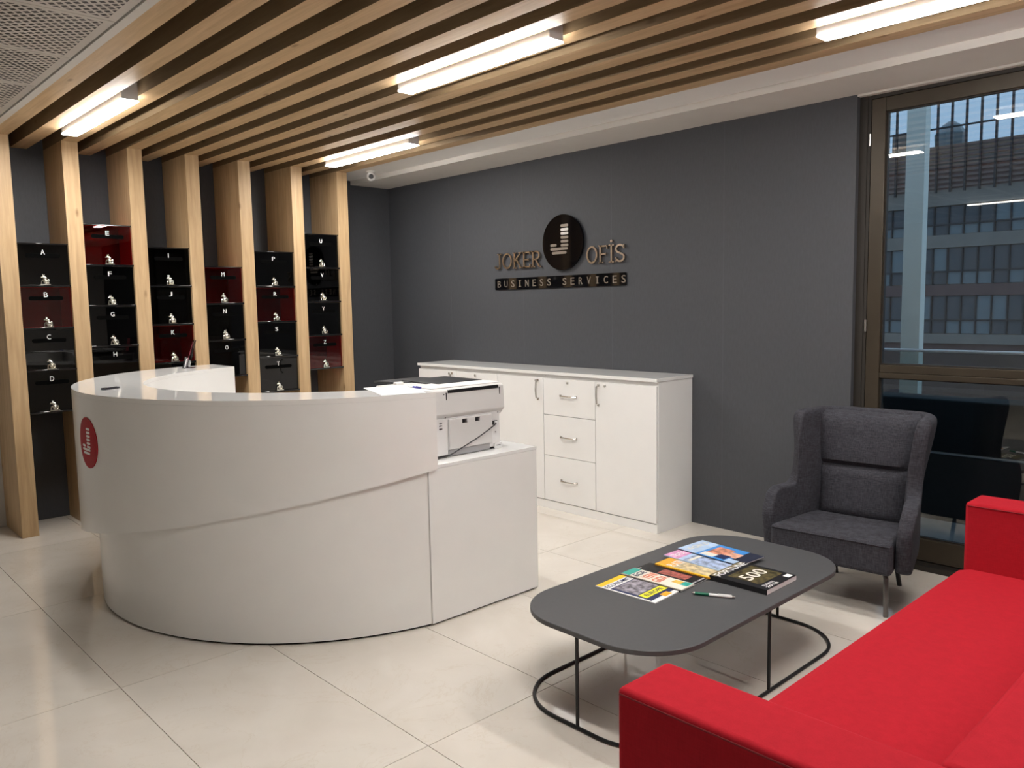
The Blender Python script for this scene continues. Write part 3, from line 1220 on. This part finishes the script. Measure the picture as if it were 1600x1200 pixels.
t = thing('sign_plate', 'long narrow black plate lettered BUSINESS SERVICES below the round sign', 'sign', (2.352, 0, 1.7715))
pts = rounded(-.737, .737, -.049, .049, .008, 3)
MB().prismxz(pts, -.012, -.001).build('plate', ACRB, t)
txt = 'BUSINESS SERVICES'
step = 1.395 / 16
for k, ch in enumerate(txt):
    if ch == ' ':
        continue
    wd = .040 if ch != 'I' else .012
    put_glyph(ch, SIGNL, t, (-.7 + step * k + .0 + (.02 - wd / 2), -.0135, -.0285), (1, 0, 0), (0, 0, 1), wd, .057, .002, offset=0.0)
# the I of this lettering has serifs
for k in (3, 13):
    for z in (-.0275, .0225):
        MB().box(-.7 + step * k + .006, -.7 + step * k + .034, -.0152, -.0125, z, z + .006).build('letter_serif', SIGNL, t)


def stroke(m, x0, z0, x1, z1, wd, y0, y1):
    d = Vector((x1 - x0, z1 - z0)).normalized()
    n_ = Vector((-d.y, d.x)) * wd / 2
    m.prismxz([(x0 - n_.x, z0 - n_.y), (x1 - n_.x, z1 - n_.y), (x1 + n_.x, z1 + n_.y), (x0 + n_.x, z0 + n_.y)], y0, y1)


def ringl(m, cxx, cz, rx, rz, wd, a0, a1, y0, y1, n=20):
    P0 = []
    for k in range(n + 1):
        a = math.radians(a0 + (a1 - a0) * k / n)
        P0.append(((cxx + rx * math.cos(a), cz + rz * math.sin(a)), (cxx + (rx - wd) * math.cos(a), cz + (rz - wd) * math.sin(a))))
    for k in range(n):
        m.prismxz([P0[k][0], P0[k + 1][0], P0[k + 1][1], P0[k][1]], y0, y1)


def letter(ch, x, z, wd, h, par):
    m = MB()
    a, b = -.024, -.004
    s, t_ = .0145, .009
    if ch == 'J':
        stroke(m, x + wd * .70, z + h * .18, x + wd * .70, z + h, s, a, b)
        m.prismxz([(x + wd * .38, z + h - t_), (x + wd, z + h - t_), (x + wd, z + h), (x + wd * .38, z + h)], a, b)
        ringl(m, x + wd * .70 + s / 2 - wd * .42, z + h * .2, wd * .42, h * .2, s, 180, 360, a, b, 12)
        stroke(m, x + wd * .02, z + h * .2, x + wd * .02 + s, z + h * .2, t_, a, b)
    elif ch == 'O':
        ringl(m, x + wd / 2, z + h / 2, wd / 2, h / 2, s, 0, 360, a, b, 28)
    elif ch in 'KERF':
        xl = x + wd * .2
        stroke(m, xl, z, xl, z + h, s, a, b)
        for zz in (z, z + h - t_):
            m.prismxz([(x, zz), (xl + wd * .22, zz), (xl + wd * .22, zz + t_), (x, zz + t_)], a, b)
        if ch == 'K':
            stroke(m, xl, z + h * .42, x + wd * .88, z + h - t_, s * .9, a, b)
            stroke(m, xl + wd * .22, z + h * .56, x + wd * .88, z + t_, s, a, b)
            m.prismxz([(x + wd * .7, z), (x + wd * 1.02, z), (x + wd * 1.02, z + t_), (x + wd * .7, z + t_)], a, b)
            m.prismxz([(x + wd * .66, z + h - t_), (x + wd, z + h - t_), (x + wd, z + h), (x + wd * .66, z + h)], a, b)
        if ch in 'EF':
            stroke(m, xl, z + h - s / 2, x + wd, z + h - s / 2, s * .8, a, b)
            stroke(m, x + wd - .004, z + h, x + wd - .004, z + h * .78, t_, a, b)
            stroke(m, xl, z + h * .5, x + wd * .78, z + h * .5, s * .8, a, b)
            stroke(m, x + wd * .78, z + h * .42, x + wd * .78, z + h * .58, t_, a, b)
        if ch == 'E':
            stroke(m, xl, z + s / 2, x + wd, z + s / 2, s * .8, a, b)
            stroke(m, x + wd - .004, z, x + wd - .004, z + h * .22, t_, a, b)
        if ch == 'F':
            m.prismxz([(xl + wd * .1, z), (xl + wd * .34, z), (xl + wd * .34, z + t_), (xl + wd * .1, z + t_)], a, b)
        if ch == 'R':
            stroke(m, xl, z + h - s * .4, x + wd * .6, z + h - s * .4, s * .8, a, b)
            stroke(m, xl, z + h * .48, x + wd * .6, z + h * .48, s * .8, a, b)
            ringl(m, x + wd * .58, z + h * .735, wd * .36, h * .265, s, -90, 90, a, b, 12)
            stroke(m, x + wd * .5, z + h * .47, x + wd * .9, z + t_ / 2, s, a, b)
            m.prismxz([(x + wd * .82, z), (x + wd * 1.06, z), (x + wd * 1.06, z + t_), (x + wd * .82, z + t_)], a, b)
    elif ch == 'I':
        stroke(m, x + wd / 2, z, x + wd / 2, z + h, s, a, b)
        for zz in (z, z + h - t_):
            m.prismxz([(x, zz), (x + wd, zz), (x + wd, zz + t_), (x, zz + t_)], a, b)
        ringl(m, x + wd / 2, z + h + .026, .011, .011, .0108, 0, 360, a, b, 12)
    elif ch == 'S':
        ringl(m, x + wd / 2, z + h * .735, wd / 2, h * .265, s, 20, 270, a, b, 16)
        ringl(m, x + wd / 2, z + h * .265, wd / 2, h * .265, s, -160, 90, a, b, 16)
        stroke(m, x + wd - s * .5, z + h * .74, x + wd - s * .5, z + h * .97, t_, a, b)
        stroke(m, x + s * .5, z + h * .03, x + s * .5, z + h * .28, t_, a, b)
    return m.build('letter', SIGNM, par)


def word(lab, chars, x0, x1, z, h):
    t = thing('wall_lettering', lab, 'lettering', ((x0 + x1) / 2, 0, z))
    tot = sum(c[1] for c in chars)
    sc = (x1 - x0) / tot
    x = x0
    for ch, wd in chars:
        letter(ch, x - (x0 + x1) / 2 + .004, 0, wd * sc - .012, h, t)
        x += wd * sc
    return t


word('mirror metal slab-serif word JOKER left of the round sign', [('J', .85), ('O', 1.15), ('K', 1.05), ('E', .95), ('R', 1.05)], 1.627, 2.200, 1.900, .137)
word('mirror metal slab-serif word OFIS with dotted I right of the round sign', [('O', 1.15), ('F', .95), ('I', .6), ('S', .95)], 2.699, 3.092, 1.899, .137)

# ------------------------------------------------------------------ window
YW = .06
X0, X1, X2 = 4.858, 6.30, 7.88
win = structure(MB().box(4.812, 4.858, .04, .13, 0, 2.775).build('window_1', BRONZD))
fm = MB()
fm.box(X0, X2, .045, .13, .0, .05)
fm.box(X0, X2, .045, .13, 2.755, 2.775)
fm.box(X0, X0 + .018, .045, .13, .05, 2.755)
fm.box(X1 - .02, X1 + .02, .045, .13, .05, 2.755)
fm.box(X2 - .018, X2, .045, .13, .05, 2.755)
fm.box(X0, X2, .02, .045, .0, .032)
fm.build('outer_frame', BRONZD, win)
for a, b in ((X0 + .022, X1 - .022), (X1 + .022, X2 - .02)):
    s = MB()
    w_ = .082
    s.box(a, a + w_, YW - .02, YW + .045, .056, 2.752)
    s.box(b - w_, b, YW - .02, YW + .045, .056, 2.752)
    s.box(a + w_, b - w_, YW - .02, YW + .045, 2.672, 2.752)
    s.box(a + w_, b - w_, YW - .02, YW + .045, .056, .185)
    s.box(a + w_, b - w_, YW - .02, YW + .045, 1.118, 1.150)
    s.box(a + w_, b - w_, YW - .012, YW + .045, 1.150, 1.198)
    so_ = s.build('sash', BRONZE, win, bevel=.003)
    g1 = MB().box(a + w_, b - w_, YW + .01, YW + .016, 1.2, 2.672).build('pane', GLASS, win)
    g2 = MB().box(a + w_, b - w_, YW + .01, YW + .016, .186, 1.118).build('pane', GLASS, win)
    for z0, z1 in ((1.200, 2.672), (.186, 1.118)):
        gk = MB()
        gk.box(a + w_, a + w_ + .008, YW, YW + .03, z0, z1)
        gk.box(b - w_ - .008, b - w_, YW, YW + .03, z0, z1)
        gk.box(a + w_ + .008, b - w_ - .008, YW, YW + .03, z0, z0 + .006)
        gk.box(a + w_ + .008, b - w_ - .008, YW, YW + .03, z1 - .006, z1)
        gk.build('gasket', BRONZD, win)
for z in (.45, 1.43, 2.52):
    MB().tube([(X0 + .019, YW - .026, z - .035), (X0 + .019, YW - .026, z + .035)], .007, 10).build('hinge', STEEL, win, smooth=True)

# ------------------------------------------------------------------ outside: balcony and the buildings opposite
CONC = plain('balcony paving', (.30, .30, .29), .7, var=.1)
structure(box('balcony_floor', CONC, 2.0, 10.5, .14, 2.6, -.12, -.02))
t = thing('glass_balustrade', 'glass balustrade with a bright steel handrail outside the window', 'balustrade', (6.0, 1.2, -.02))
MB().tube([(-4, 0, 1.235), (4.5, 0, 1.235)], .011, 8).build('handrail', plain('white rail', (.9, .9, .9), .3), t, smooth=True)
MB().tube([(-4, 0, .515), (4.5, 0, .515)], .010, 8).build('lower_rail', STEEL, t, smooth=True)
for k in range(7):
    xa = -4.0 + 1.22 * k - .0
    MB().box(xa + .006, xa + 1.214, -.004, .004, .53, 1.225).build('glass_panel', GLASSB, t)
    MB().box(xa - .005, xa + .005, -.006, .006, .0, 1.23).build('post', STEEL, t)
    MB().box(xa + .006, xa + 1.214, -.004, .004, .03, .50).build('kick_panel', plain('dark balcony panel', (.012, .012, .012), .6), t)
o = MB().box(-.075, .075, -.05, .05, -.0, 3.4).build('column', plain('pale reflected strip', (.93, .91, .80), .7, var=.01), bevel=.004, loc=(4.33, 2.25, -.02))  # added column, built for a pale strip reflected in the panes
tag(o, 'slender pale column added outside the window in place of a strip reflected in it', 'column')

STONE = plain('grey brown stone band', (.24, .21, .18), .8, var=.1, scale=1)
STONE2 = plain('muted red brown spandrel', (.14, .085, .08), .8, var=.2, scale=1)
FGL = plain('bluish facade glass', (.075, .085, .095), .2, var=.35, scale=.25)
FGL2 = plain('pale facade glass', (.19, .23, .24), .2, var=.25, scale=.3)
MUL = plain('dark facade mullion', (.02, .022, .026), .5)
o = MB().box(-1.6, 2.2, -.15, .15, 0, .86).build('infill_box', plain('black fibre planter', (.012, .012, .012), .8), bevel=.01, loc=(5.2, 1.62, -.02))  # added box, stands in for the armchair's dark reflection in the lower pane
tag(o, 'long low black planter box added behind the glass balustrade to darken the lower pane', 'infill')
t = thing('office_building', 'wide dark office block across the street with stone bands and a glass grid', 'building', (-6, 50, -10))
YB = 0
bands = []      # (z0, z1, kind)
MB().box(-20, 16, .6, 12, 0, 21.0).build('wall', STONE, t)
zs = [(-2, 8.6, 'low'), (8.6, 9.2, 'stone'), (9.2, 11.6, 'glass'), (11.6, 12.3, 'red'), (12.3, 14.6, 'glass'), (14.6, 15.4, 'stone'), (15.4, 17.2, 'glass'), (17.2, 18.2, 'stone'), (18.2, 19.6, 'red'), (19.6, 20.4, 'stone')]
for z0, z1, k in zs:
    if k in ('stone', 'red'):
        MB().box(-20, 16, .0, .6, z0, z1).build('ledge', STONE if k == 'stone' else STONE2, t)
    if k == 'low':
        MB().box(-20, 16, .3, .6, max(0, z0), z1).build('lower_wall', STONE2, t)
step = .86
n = int(36 / step)
fm_ = None
glasses = {}
for z0, z1, k in zs:
    if k != 'glass':
        continue
    zm = z0 + (z1 - z0) * .36
    for i in range(n):
        x = -20 + step * i
        if not (-9.8 < x < 3):
            continue
        for (za, zc, mt) in ((z0, zm, FGL2 if random.random() < .75 else FGL), (zm, z1, FGL if random.random() < .8 else FGL2)):
            key = (round(zc - za, 3), mt.name)
            if key not in glasses:
                o = MB().box(.04, step - .04, .25, .32, .03, zc - za - .03).build('window', mt, t, loc=(x, 0, za))
                glasses[key] = o.data
            else:
                o = bpy.data.objects.new('window', glasses[key])
                COL.objects.link(o)
                o.parent = t
                o.location = (x, 0, za)
    m = MB()
    for i in range(n + 1):
        x = -20 + step * i
        m.box(x - .04, x + .04, .1, .6, z0, z1)
    m.box(-20, 16, .12, .6, zm - .05, zm + .05)
    m.box(-20, -9.9, .32, .6, z0, z1)
    m.box(3.5, 16, .32, .6, z0, z1)
    m.build('mullion_grid', MUL, t)
# louvred plant screen on the roof with tall fins
m = MB()
for i in range(int(36 / .82)):
    x = -20 + .82 * i
    m.box(x - .06, x + .06, -.3, -.15, 18.0, 24.2)
m.box(-20, 16, -.2, -.1, 21.9, 22.0)
m.build('roof_fins', MUL, t)
m = MB()
for k in range(9):
    m.box(-20, 16, -.1, .0, 18.3 + k * .3, 18.44 + k * .3)
m.build('louvres', plain('brown louvre', (.19, .14, .125), .7), t)
MB().box(-9.2, -7.6, .8, 2.5, 21, 22.2).build('roof_box', STONE, t)
MB().lathe([(.9, 0), (.95, .8), (.5, 1.4), (.2, 1.6)], (-5.9, 1.6, 21.0), 12).build('roof_tank', FGL2, t)
o = MB().box(-60, 40, 2.7, 75, -10.2, -10).build('street', plain('asphalt', (.06, .06, .065), .8, var=.2, scale=.5))
o['kind'] = 'structure'

# ------------------------------------------------------------------ coffee table
ct = thing('coffee_table', 'low dark grey coffee table with rounded corners and thin black wire base', 'table', (4.995, -1.955, 0))
hx, hy = .39, .755
MB().prism(rounded(-hx, hx, -hy, hy, .262, 14), .360, .380).build('table_top', TABLE, ct, bevel=.0025, seg=2)
ringp = [(p[0], p[1], .008) for p in rounded(-hx + .012, hx - .022, -hy + .004, hy - .004, .262, 10)]
MB().tube(ringp, .0075, 8, closed=True).build('floor_ring', BLKM, ct, smooth=True)
for x, y in ((0.005, -hy + .006), (hx - .024, .012), (-hx + .014, .012), (0.005, hy - .006)):
    MB().tube([(x, y, .008), (x, y, .360)], .0072, 10).build('leg', BLKM, ct, smooth=True)


# ------------------------------------------------------------------ magazines
def mag(label, cnr, z, th, cover, edge='w', deco=None):
    """cnr: corner at the top left of the cover (x, y); cover reads towards +y and its head points to -x"""
    (ox_, oy_), rot, Lx, Wy = cnr
    t = thing('magazine', label, 'magazine', (ox_, oy_, z), rot, 'magazines fanned on the coffee table')
    MB().box(0.001, Lx - .001, .0, Wy - .0015, 0.0006, th - .0006).build('pages', plain('white paper', (.86, .86, .86), .7), t)
    c_ = MB()
    c_.box(0, Lx, -.0006, Wy, th - .0006, th)
    c_.box(0, Lx, -.0006, Wy, 0, .0006)
    c_.box(0, Lx, -.0012, 0, 0, th)
    c_.build('cover', cover, t)
    for q, (x0, x1, y0, y1, mt) in enumerate(deco or []):
        MB().box(x0 * Lx, x1 * Lx, y0 * Wy, y1 * Wy, th, th + .00025 + .00008 * q).build('cover_print', mt, t)
    return t


def ptxt(s, t, Lx, Wy, th, x, y, wd, h, mt):
    """word on a cover: baseline at fraction x of the length, starts at fraction y of the width"""
    return put_glyph(s, mt, t, (x * Lx, y * Wy, th + .0009), (0, 1, 0), (-1, 0, 0), wd * Wy, h * Lx, .0002, name='cover_lettering', offset=.01)


def P(name, c, r=.35, var=.0, sc=40):
    return plain(name, c, r, var=var, scale=sc)


YEL = P('print yellow', (.85, .55, .02))
BLK = P('print black', (.010, .010, .012), .4)
CRM = P('print cream', (.80, .76, .66))
TEAL = P('print teal', (.03, .36, .30))
CORAL = P('print coral', (.80, .22, .12))
NAVY = P('print navy', (.02, .03, .10))
PHOTO1 = P('print monochrome photo', (.26, .24, .28), .4, .8, 45)
PHOTO2 = P('print warm photo', (.62, .26, .17), .4, .55, 40)
PHOTO3 = P('print blue photo', (.34, .42, .60), .4, .6, 35)
PINK = P('print pink', (.70, .30, .55), .3, .4, 30)
SKYB = P('print light blue', (.45, .60, .82), .3, .2, 20)
BLUE = P('print blue', (.05, .26, .66), .4)
GOLD = P('print gold doodles', (.07, .055, .02), .5, .95, 55)
ORG = P('print orange', (.85, .40, .03))
TZ = .3802

t = mag('leftmost magazine on the coffee table, with yellow head strip and dark photo', ((4.735, -2.290), math.radians(3), .305, .200), TZ, .004, P('print white', (.84, .84, .84)),
        deco=[(.0, .10, .02, .98, YEL), (.24, .92, .04, .97, NAVY), (.26, .66, .12, .90, PHOTO1), (.68, .82, .10, .97, P('print lemon', (.85, .78, .04))), (.87, .97, .45, .7, ORG)])
ptxt('ECONOMIST', t, .305, .2, .004, .21, .05, .88, .085, NAVY)
ptxt('EUROPE', t, .305, .2, .0043, .79, .2, .6, .07, NAVY)
t = mag('black-covered magazine with a faint red picture, lying under the cream and orange ones', ((4.722, -2.105), math.radians(1.5), .315, .225), TZ, .0045, BLK,
        deco=[(.34, .80, .58, .85, P('print dark coral', (.35, .10, .08), .4, .6, 60))])
ptxt('MONTHLY', t, .315, .225, .0045, .06, .42, .2, .03, WHT)
ptxt('A NEW LEADER', t, .315, .225, .0045, .97, .42, .5, .03, WHT)
t = mag('cream magazine with coral headline and teal corner on top of the yellow-striped one', ((4.722, -2.098), math.radians(1.5), .317, .098), TZ + .0049, .0045, CRM,
        deco=[(.0, .13, .02, .98, TEAL), (.72, .86, .55, .92, P('print mustard', (.80, .50, .08))), (.86, .98, .5, .96, TEAL)])
ptxt('EGE', t, .317, .098, .0053, .26, .1, .75, .1, NAVY)
ptxt('YENI', t, .317, .098, .0053, .44, .1, .8, .14, CORAL)
ptxt('GIDA', t, .317, .098, .0053, .62, .08, .85, .14, CORAL)
t = mag('orange-edged magazine with white letters, third of the fan before the gold-doodle one', ((4.752, -1.890), math.radians(1), .292, .130), TZ + .0049, .0055, ORG,
        deco=[(.30, .98, .1, .98, P('print sand photo', (.62, .50, .30), .3, .5, 40)), (.0, .98, .0, .09, YEL)])
ptxt('PLATIN', t, .292, .13, .0058, .34, .12, .8, .17, WHT)
t = mag('pink and pale blue magazine between the orange-edged and the blue one', ((4.716, -1.772), math.radians(-1.5), .312, .118), TZ + .0108, .005, SKYB,
        deco=[(.0, .26, .02, .98, PINK), (.34, .98, .05, .98, PHOTO3), (.40, .46, .1, .9, CRM)])
ptxt('TRADE', t, .312, .118, .005, .20, .08, .8, .12, WHT)
t = mag('light blue magazine with a portrait photo, farthest from the sofa arm', ((4.712, -1.655), math.radians(-4), .355, .195), TZ + .0162, .005, P('print dark blue', (.02, .025, .05)),
        deco=[(.0, .30, .0, 1, SKYB), (.30, .78, .0, 1, BLUE), (.36, .62, .30, .85, PHOTO2), (.62, .80, .35, .70, P('print peach', (.75, .40, .28), .4, .3, 30)), (.34, .55, .06, .30, CRM), (.56, .72, .10, .40, NAVY), (.74, .90, .02, .25, SKYB)])
ptxt('WORLD', t, .355, .195, .0053, .18, .1, .8, .1, CRM)
# thick black magazine
t = mag('thick black magazine with big white number 500 and gold doodles, nearest the table edge', ((5.038, -1.880), math.radians(.3), .275, .255), TZ, .022, BLK,
        deco=[(.0, .10, .0, .96, P('print olive', (.16, .13, .06))), (.24, .80, .16, .92, GOLD), (.86, .96, .80, .95, WHT)])
ptxt('FORTUNE', t, .275, .255, .0225, .17, .04, .92, .13, WHT)
ptxt('500', t, .275, .255, .0229, .62, .20, .62, .24, CRM)
ptxt('TURKIYE', t, .275, .255, .0225, .90, .10, .35, .05, WHT)
ptxt('2018', t, .275, .255, .0225, .97, .10, .35, .05, WHT)

# ------------------------------------------------------------------ red sofa
SX0, SXB, SX1 = 5.772, 6.42, 6.66
so0, so1 = -3.418, -.800
sofa = thing('sofa', 'long low bright red fabric sofa with square arms at the right', 'sofa', (6.2, -2.1, 0))


def SB(x0, x1, y0, y1, z0, z1):
    return MB().box(x0 - 6.2, x1 - 6.2, y0 + 2.1, y1 + 2.1, z0, z1)


def plump(m, n=1):
    return m


SB(SX0 + .004, SX1, so0, so0 + .200, .12, .690).build('armrest', RED, sofa, bevel=.014, seg=3)
SB(SX0 + .004, SX1, so1 - .200, so1, .12, .690).build('armrest', RED, sofa, bevel=.014, seg=3)
SB(SXB, SX1 - .001, so0 + .2005, so1 - .2005, .12, .689).build('backrest', RED, sofa, bevel=.018, seg=3)
# seat cushion, slightly crowned
m = MB()
nx, ny = 14, 30
xa, xb, ya, yb_ = SX0 - .012 - 6.2, SXB - .002 - 6.2, so0 + .201 + 2.1, so1 - .201 + 2.1
P_ = []
for i in range(nx + 1):
    row = []
    u = i / nx
    for j in range(ny + 1):
        v = j / ny
        h = .392 + .010 * (4 * u * (1 - u)) ** .5 * (4 * v * (1 - v)) ** .3
        dz = 0
        if u < .10:
            dz = -.016 * (1 - u / .10) ** 2
        row.append((xa + (xb - xa) * u, ya + (yb_ - ya) * v, h + dz))
    P_.append(row)
m.grid(P_)
top_n = len(m.v)
edge = [i * (ny + 1) for i in range(nx + 1)]
e1 = edge + [nx * (ny + 1) + j for j in range(1, ny + 1)] + [i * (ny + 1) + ny for i in range(nx - 1, -1, -1)] + [j for j in range(ny - 1, 0, -1)]
o = len(m.v)
for idx in e1:
    v = m.v[idx]
    m.v.append((v[0], v[1], .16))
k = len(e1)
for i in range(k):
    j = (i + 1) % k
    m.face((e1[i], e1[j], o + j, o + i))
m.face([o + i for i in range(k)][::-1])
m.build('seat', RED, sofa, smooth=True)
REDD = plain('dark red piping', (.16, .003, .008), .9)
for ya_ in (so0, so1 - .2):
    z = .676
    xa_ = SX0 + .004 - 6.2
    y0_, y1_ = ya_ + 2.1, ya_ + .2 + 2.1
    MB().tube([(xa_ - .0005 + .01, y0_ - .0012, z), (SX1 - 6.2 - .01, y0_ - .0012, z)], .0022, 6).build('piping', REDD, sofa, smooth=True)
for x in (SX0 + .08, SX1 - .08):
    for y in (so0 + .1, so1 - .1):
        MB().lathe([(.018, 0), (.026, .12)], (x - 6.2, y + 2.1, 0), 14).build('leg', BLKM, sofa, smooth=True)

# ------------------------------------------------------------------ wing armchair
ch = thing('wing_armchair', 'charcoal grey fabric wing-back armchair with thin steel legs by the window', 'armchair', (5.095, -.60, 0), math.radians(4))


def lerp(a, b, t_):
    return a + (b - a) * t_


def smooth01(t_):
    t_ = max(0, min(1, t_))
    return t_ * t_ * (3 - 2 * t_)


# plan path of the shell at seat level, from the front of the left arm round the back
path = []
XW_, YF_, YBk, RC = .345, -.26, .20, .11
XB_ = .275
for k in range(13):
    path.append((-lerp(XW_, XB_, k / 12), lerp(YF_, YBk - RC, k / 12)))
for k in range(1, 7):
    a = math.radians(180 - 90 * k / 6)
    path.append((-XB_ + RC + RC * math.cos(a), YBk - RC + RC * math.sin(a)))
for k in range(1, 7):
    path.append((lerp(-XB_ + RC, XB_ - RC, k / 7), YBk))
for k in range(7):
    a = math.radians(90 - 90 * k / 6)
    path.append((XB_ - RC + RC * math.cos(a), YBk - RC + RC * math.sin(a)))
for k in range(1, 13):
    path.append((lerp(XB_, XW_, k / 12), lerp(YBk - RC, YF_, k / 12)))
nT = 14
Pg = []
YS = .015      # where the wing rises out of the arm
for (px, py) in path:
    s = smooth01((py - (YS - .035)) / .085)
    front = smooth01((py - YF_) / .07)
    H = lerp(.575 - .035 * (1 - front) ** 2, .985, s)
    side = min(1, abs(px) / XW_)
    row = []
    for k in range(nT + 1):
        t_ = k / nT
        z = lerp(.215 + .03 * (1 - front), H, t_)
        zz = (z - .215)
        sx = 1 + .17 * zz / .77 * (.6 + .4 * smooth01((py - YF_) / .25))
        sx *= 1 - .11 * s * smooth01(1 - abs(z - .60) / .36)
        rec = (1 - smooth01((py - YF_) / .16)) * (.075 * smooth01((z - .43) / .16) - .02)
        # the back leans away, the wings come forward with height
        lean = .085 * zz / .77 * smooth01((py + .02) / .22)
        fwd_ = -.125 * smooth01((z - .56) / .42) * (1 - smooth01((py - YS) / .20)) * s
        tuck = .02 * (1 - smooth01(zz / .2)) * (1 - smooth01((py - YF_) / .2))
        row.append((px * sx + .028 * zz / .77 * s, py + lean + fwd_ + tuck + rec, z))
    Pg.append(row)
MB().grid(Pg).build('shell', GREY, ch, solid=.072, subsurf=2)
# seat with a soft front roll
m = MB()
m.v = [(x * (1 if y < 0 else .80), y, z) for (x, y, z) in MB().box(-.312, .312, -.322, .13, .232, .398).v]
m.f = MB().box(0, 1, 0, 1, 0, 1).f
m.m = [0] * 6
m.build('seat', GREY, ch, bevel=.022, seg=4)
MB().tube([(-.305, -.3235, .383), (.305, -.3235, .383)], .0028, 6).build('seam', GREY, ch, smooth=True)


# back cushions: lower and upper, crease between them
def pad(z0, z1, y0, y1, w0, w1, puff, name, pinch=0):
    m = MB()
    nx, nz = 16, 10
    F, B = [], []
    for i in range(nx + 1):
        u = i / nx * 2 - 1
        rf, rb = [], []
        for k in range(nz + 1):
            v = k / nz
            x = u * lerp(w0, w1, v)
            z = lerp(z0, z1, v)
            e = (1 - u ** 6) * (1 - (2 * v - 1) ** 6)
            y = lerp(y0, y1, v) - puff * max(0, e) ** .5
            rf.append((x, y, z))
            rb.append((x, lerp(y0, y1, v) + .06, z))
        F.append(rf)
        B.append(rb)
    m.grid(F)
    o = len(m.v)
    m.grid([r for r in B])
    nv = nz + 1
    def ix(i, k, back):
        return (o if back else 0) + i * nv + k
    for i in range(nx):
        m.face((ix(i, 0, 0), ix(i, 0, 1), ix(i + 1, 0, 1), ix(i + 1, 0, 0)))
        m.face((ix(i, nz, 0), ix(i + 1, nz, 0), ix(i + 1, nz, 1), ix(i, nz, 1)))
    for k in range(nz):
        m.face((ix(0, k, 0), ix(0, k + 1, 0), ix(0, k + 1, 1), ix(0, k, 1)))
        m.face((ix(nx, k, 0), ix(nx, k, 1), ix(nx, k + 1, 1), ix(nx, k + 1, 0)))
    return m.build(name, GREY, ch, smooth=True)


pad(.385, .672, .118, .145, .215, .238, .032, 'lumbar_cushion')
pad(.668, .965, .150, .205, .240, .285, .045, 'back_cushion')
# legs
for sx, sy, fx, fy in ((-1, -1, -.262, -.235), (1, -1, .262, -.235), (-1, 1, -.175, .275), (1, 1, .175, .275)):
    if sy < 0:
        pts = [(fx * .72, fy + .09, .232), (fx * .93, fy + .03, .222), (fx, fy, .195), (fx * 1.01, fy - .003, .10), (fx * 1.02, fy - .005, 0)]
    else:
        pts = [(fx * .95, fy - .10, .235), (fx * .97, fy - .07, .18), (fx, fy, 0)]
    MB().tube(pts, .0125, 12).build('leg', LEGM if sy < 0 else BLKM, ch, smooth=True)
MB().tube([(-.19, -.145, .226), (.19, -.145, .226)], .010, 8).build('cross_bar', BLKM, ch, smooth=True)
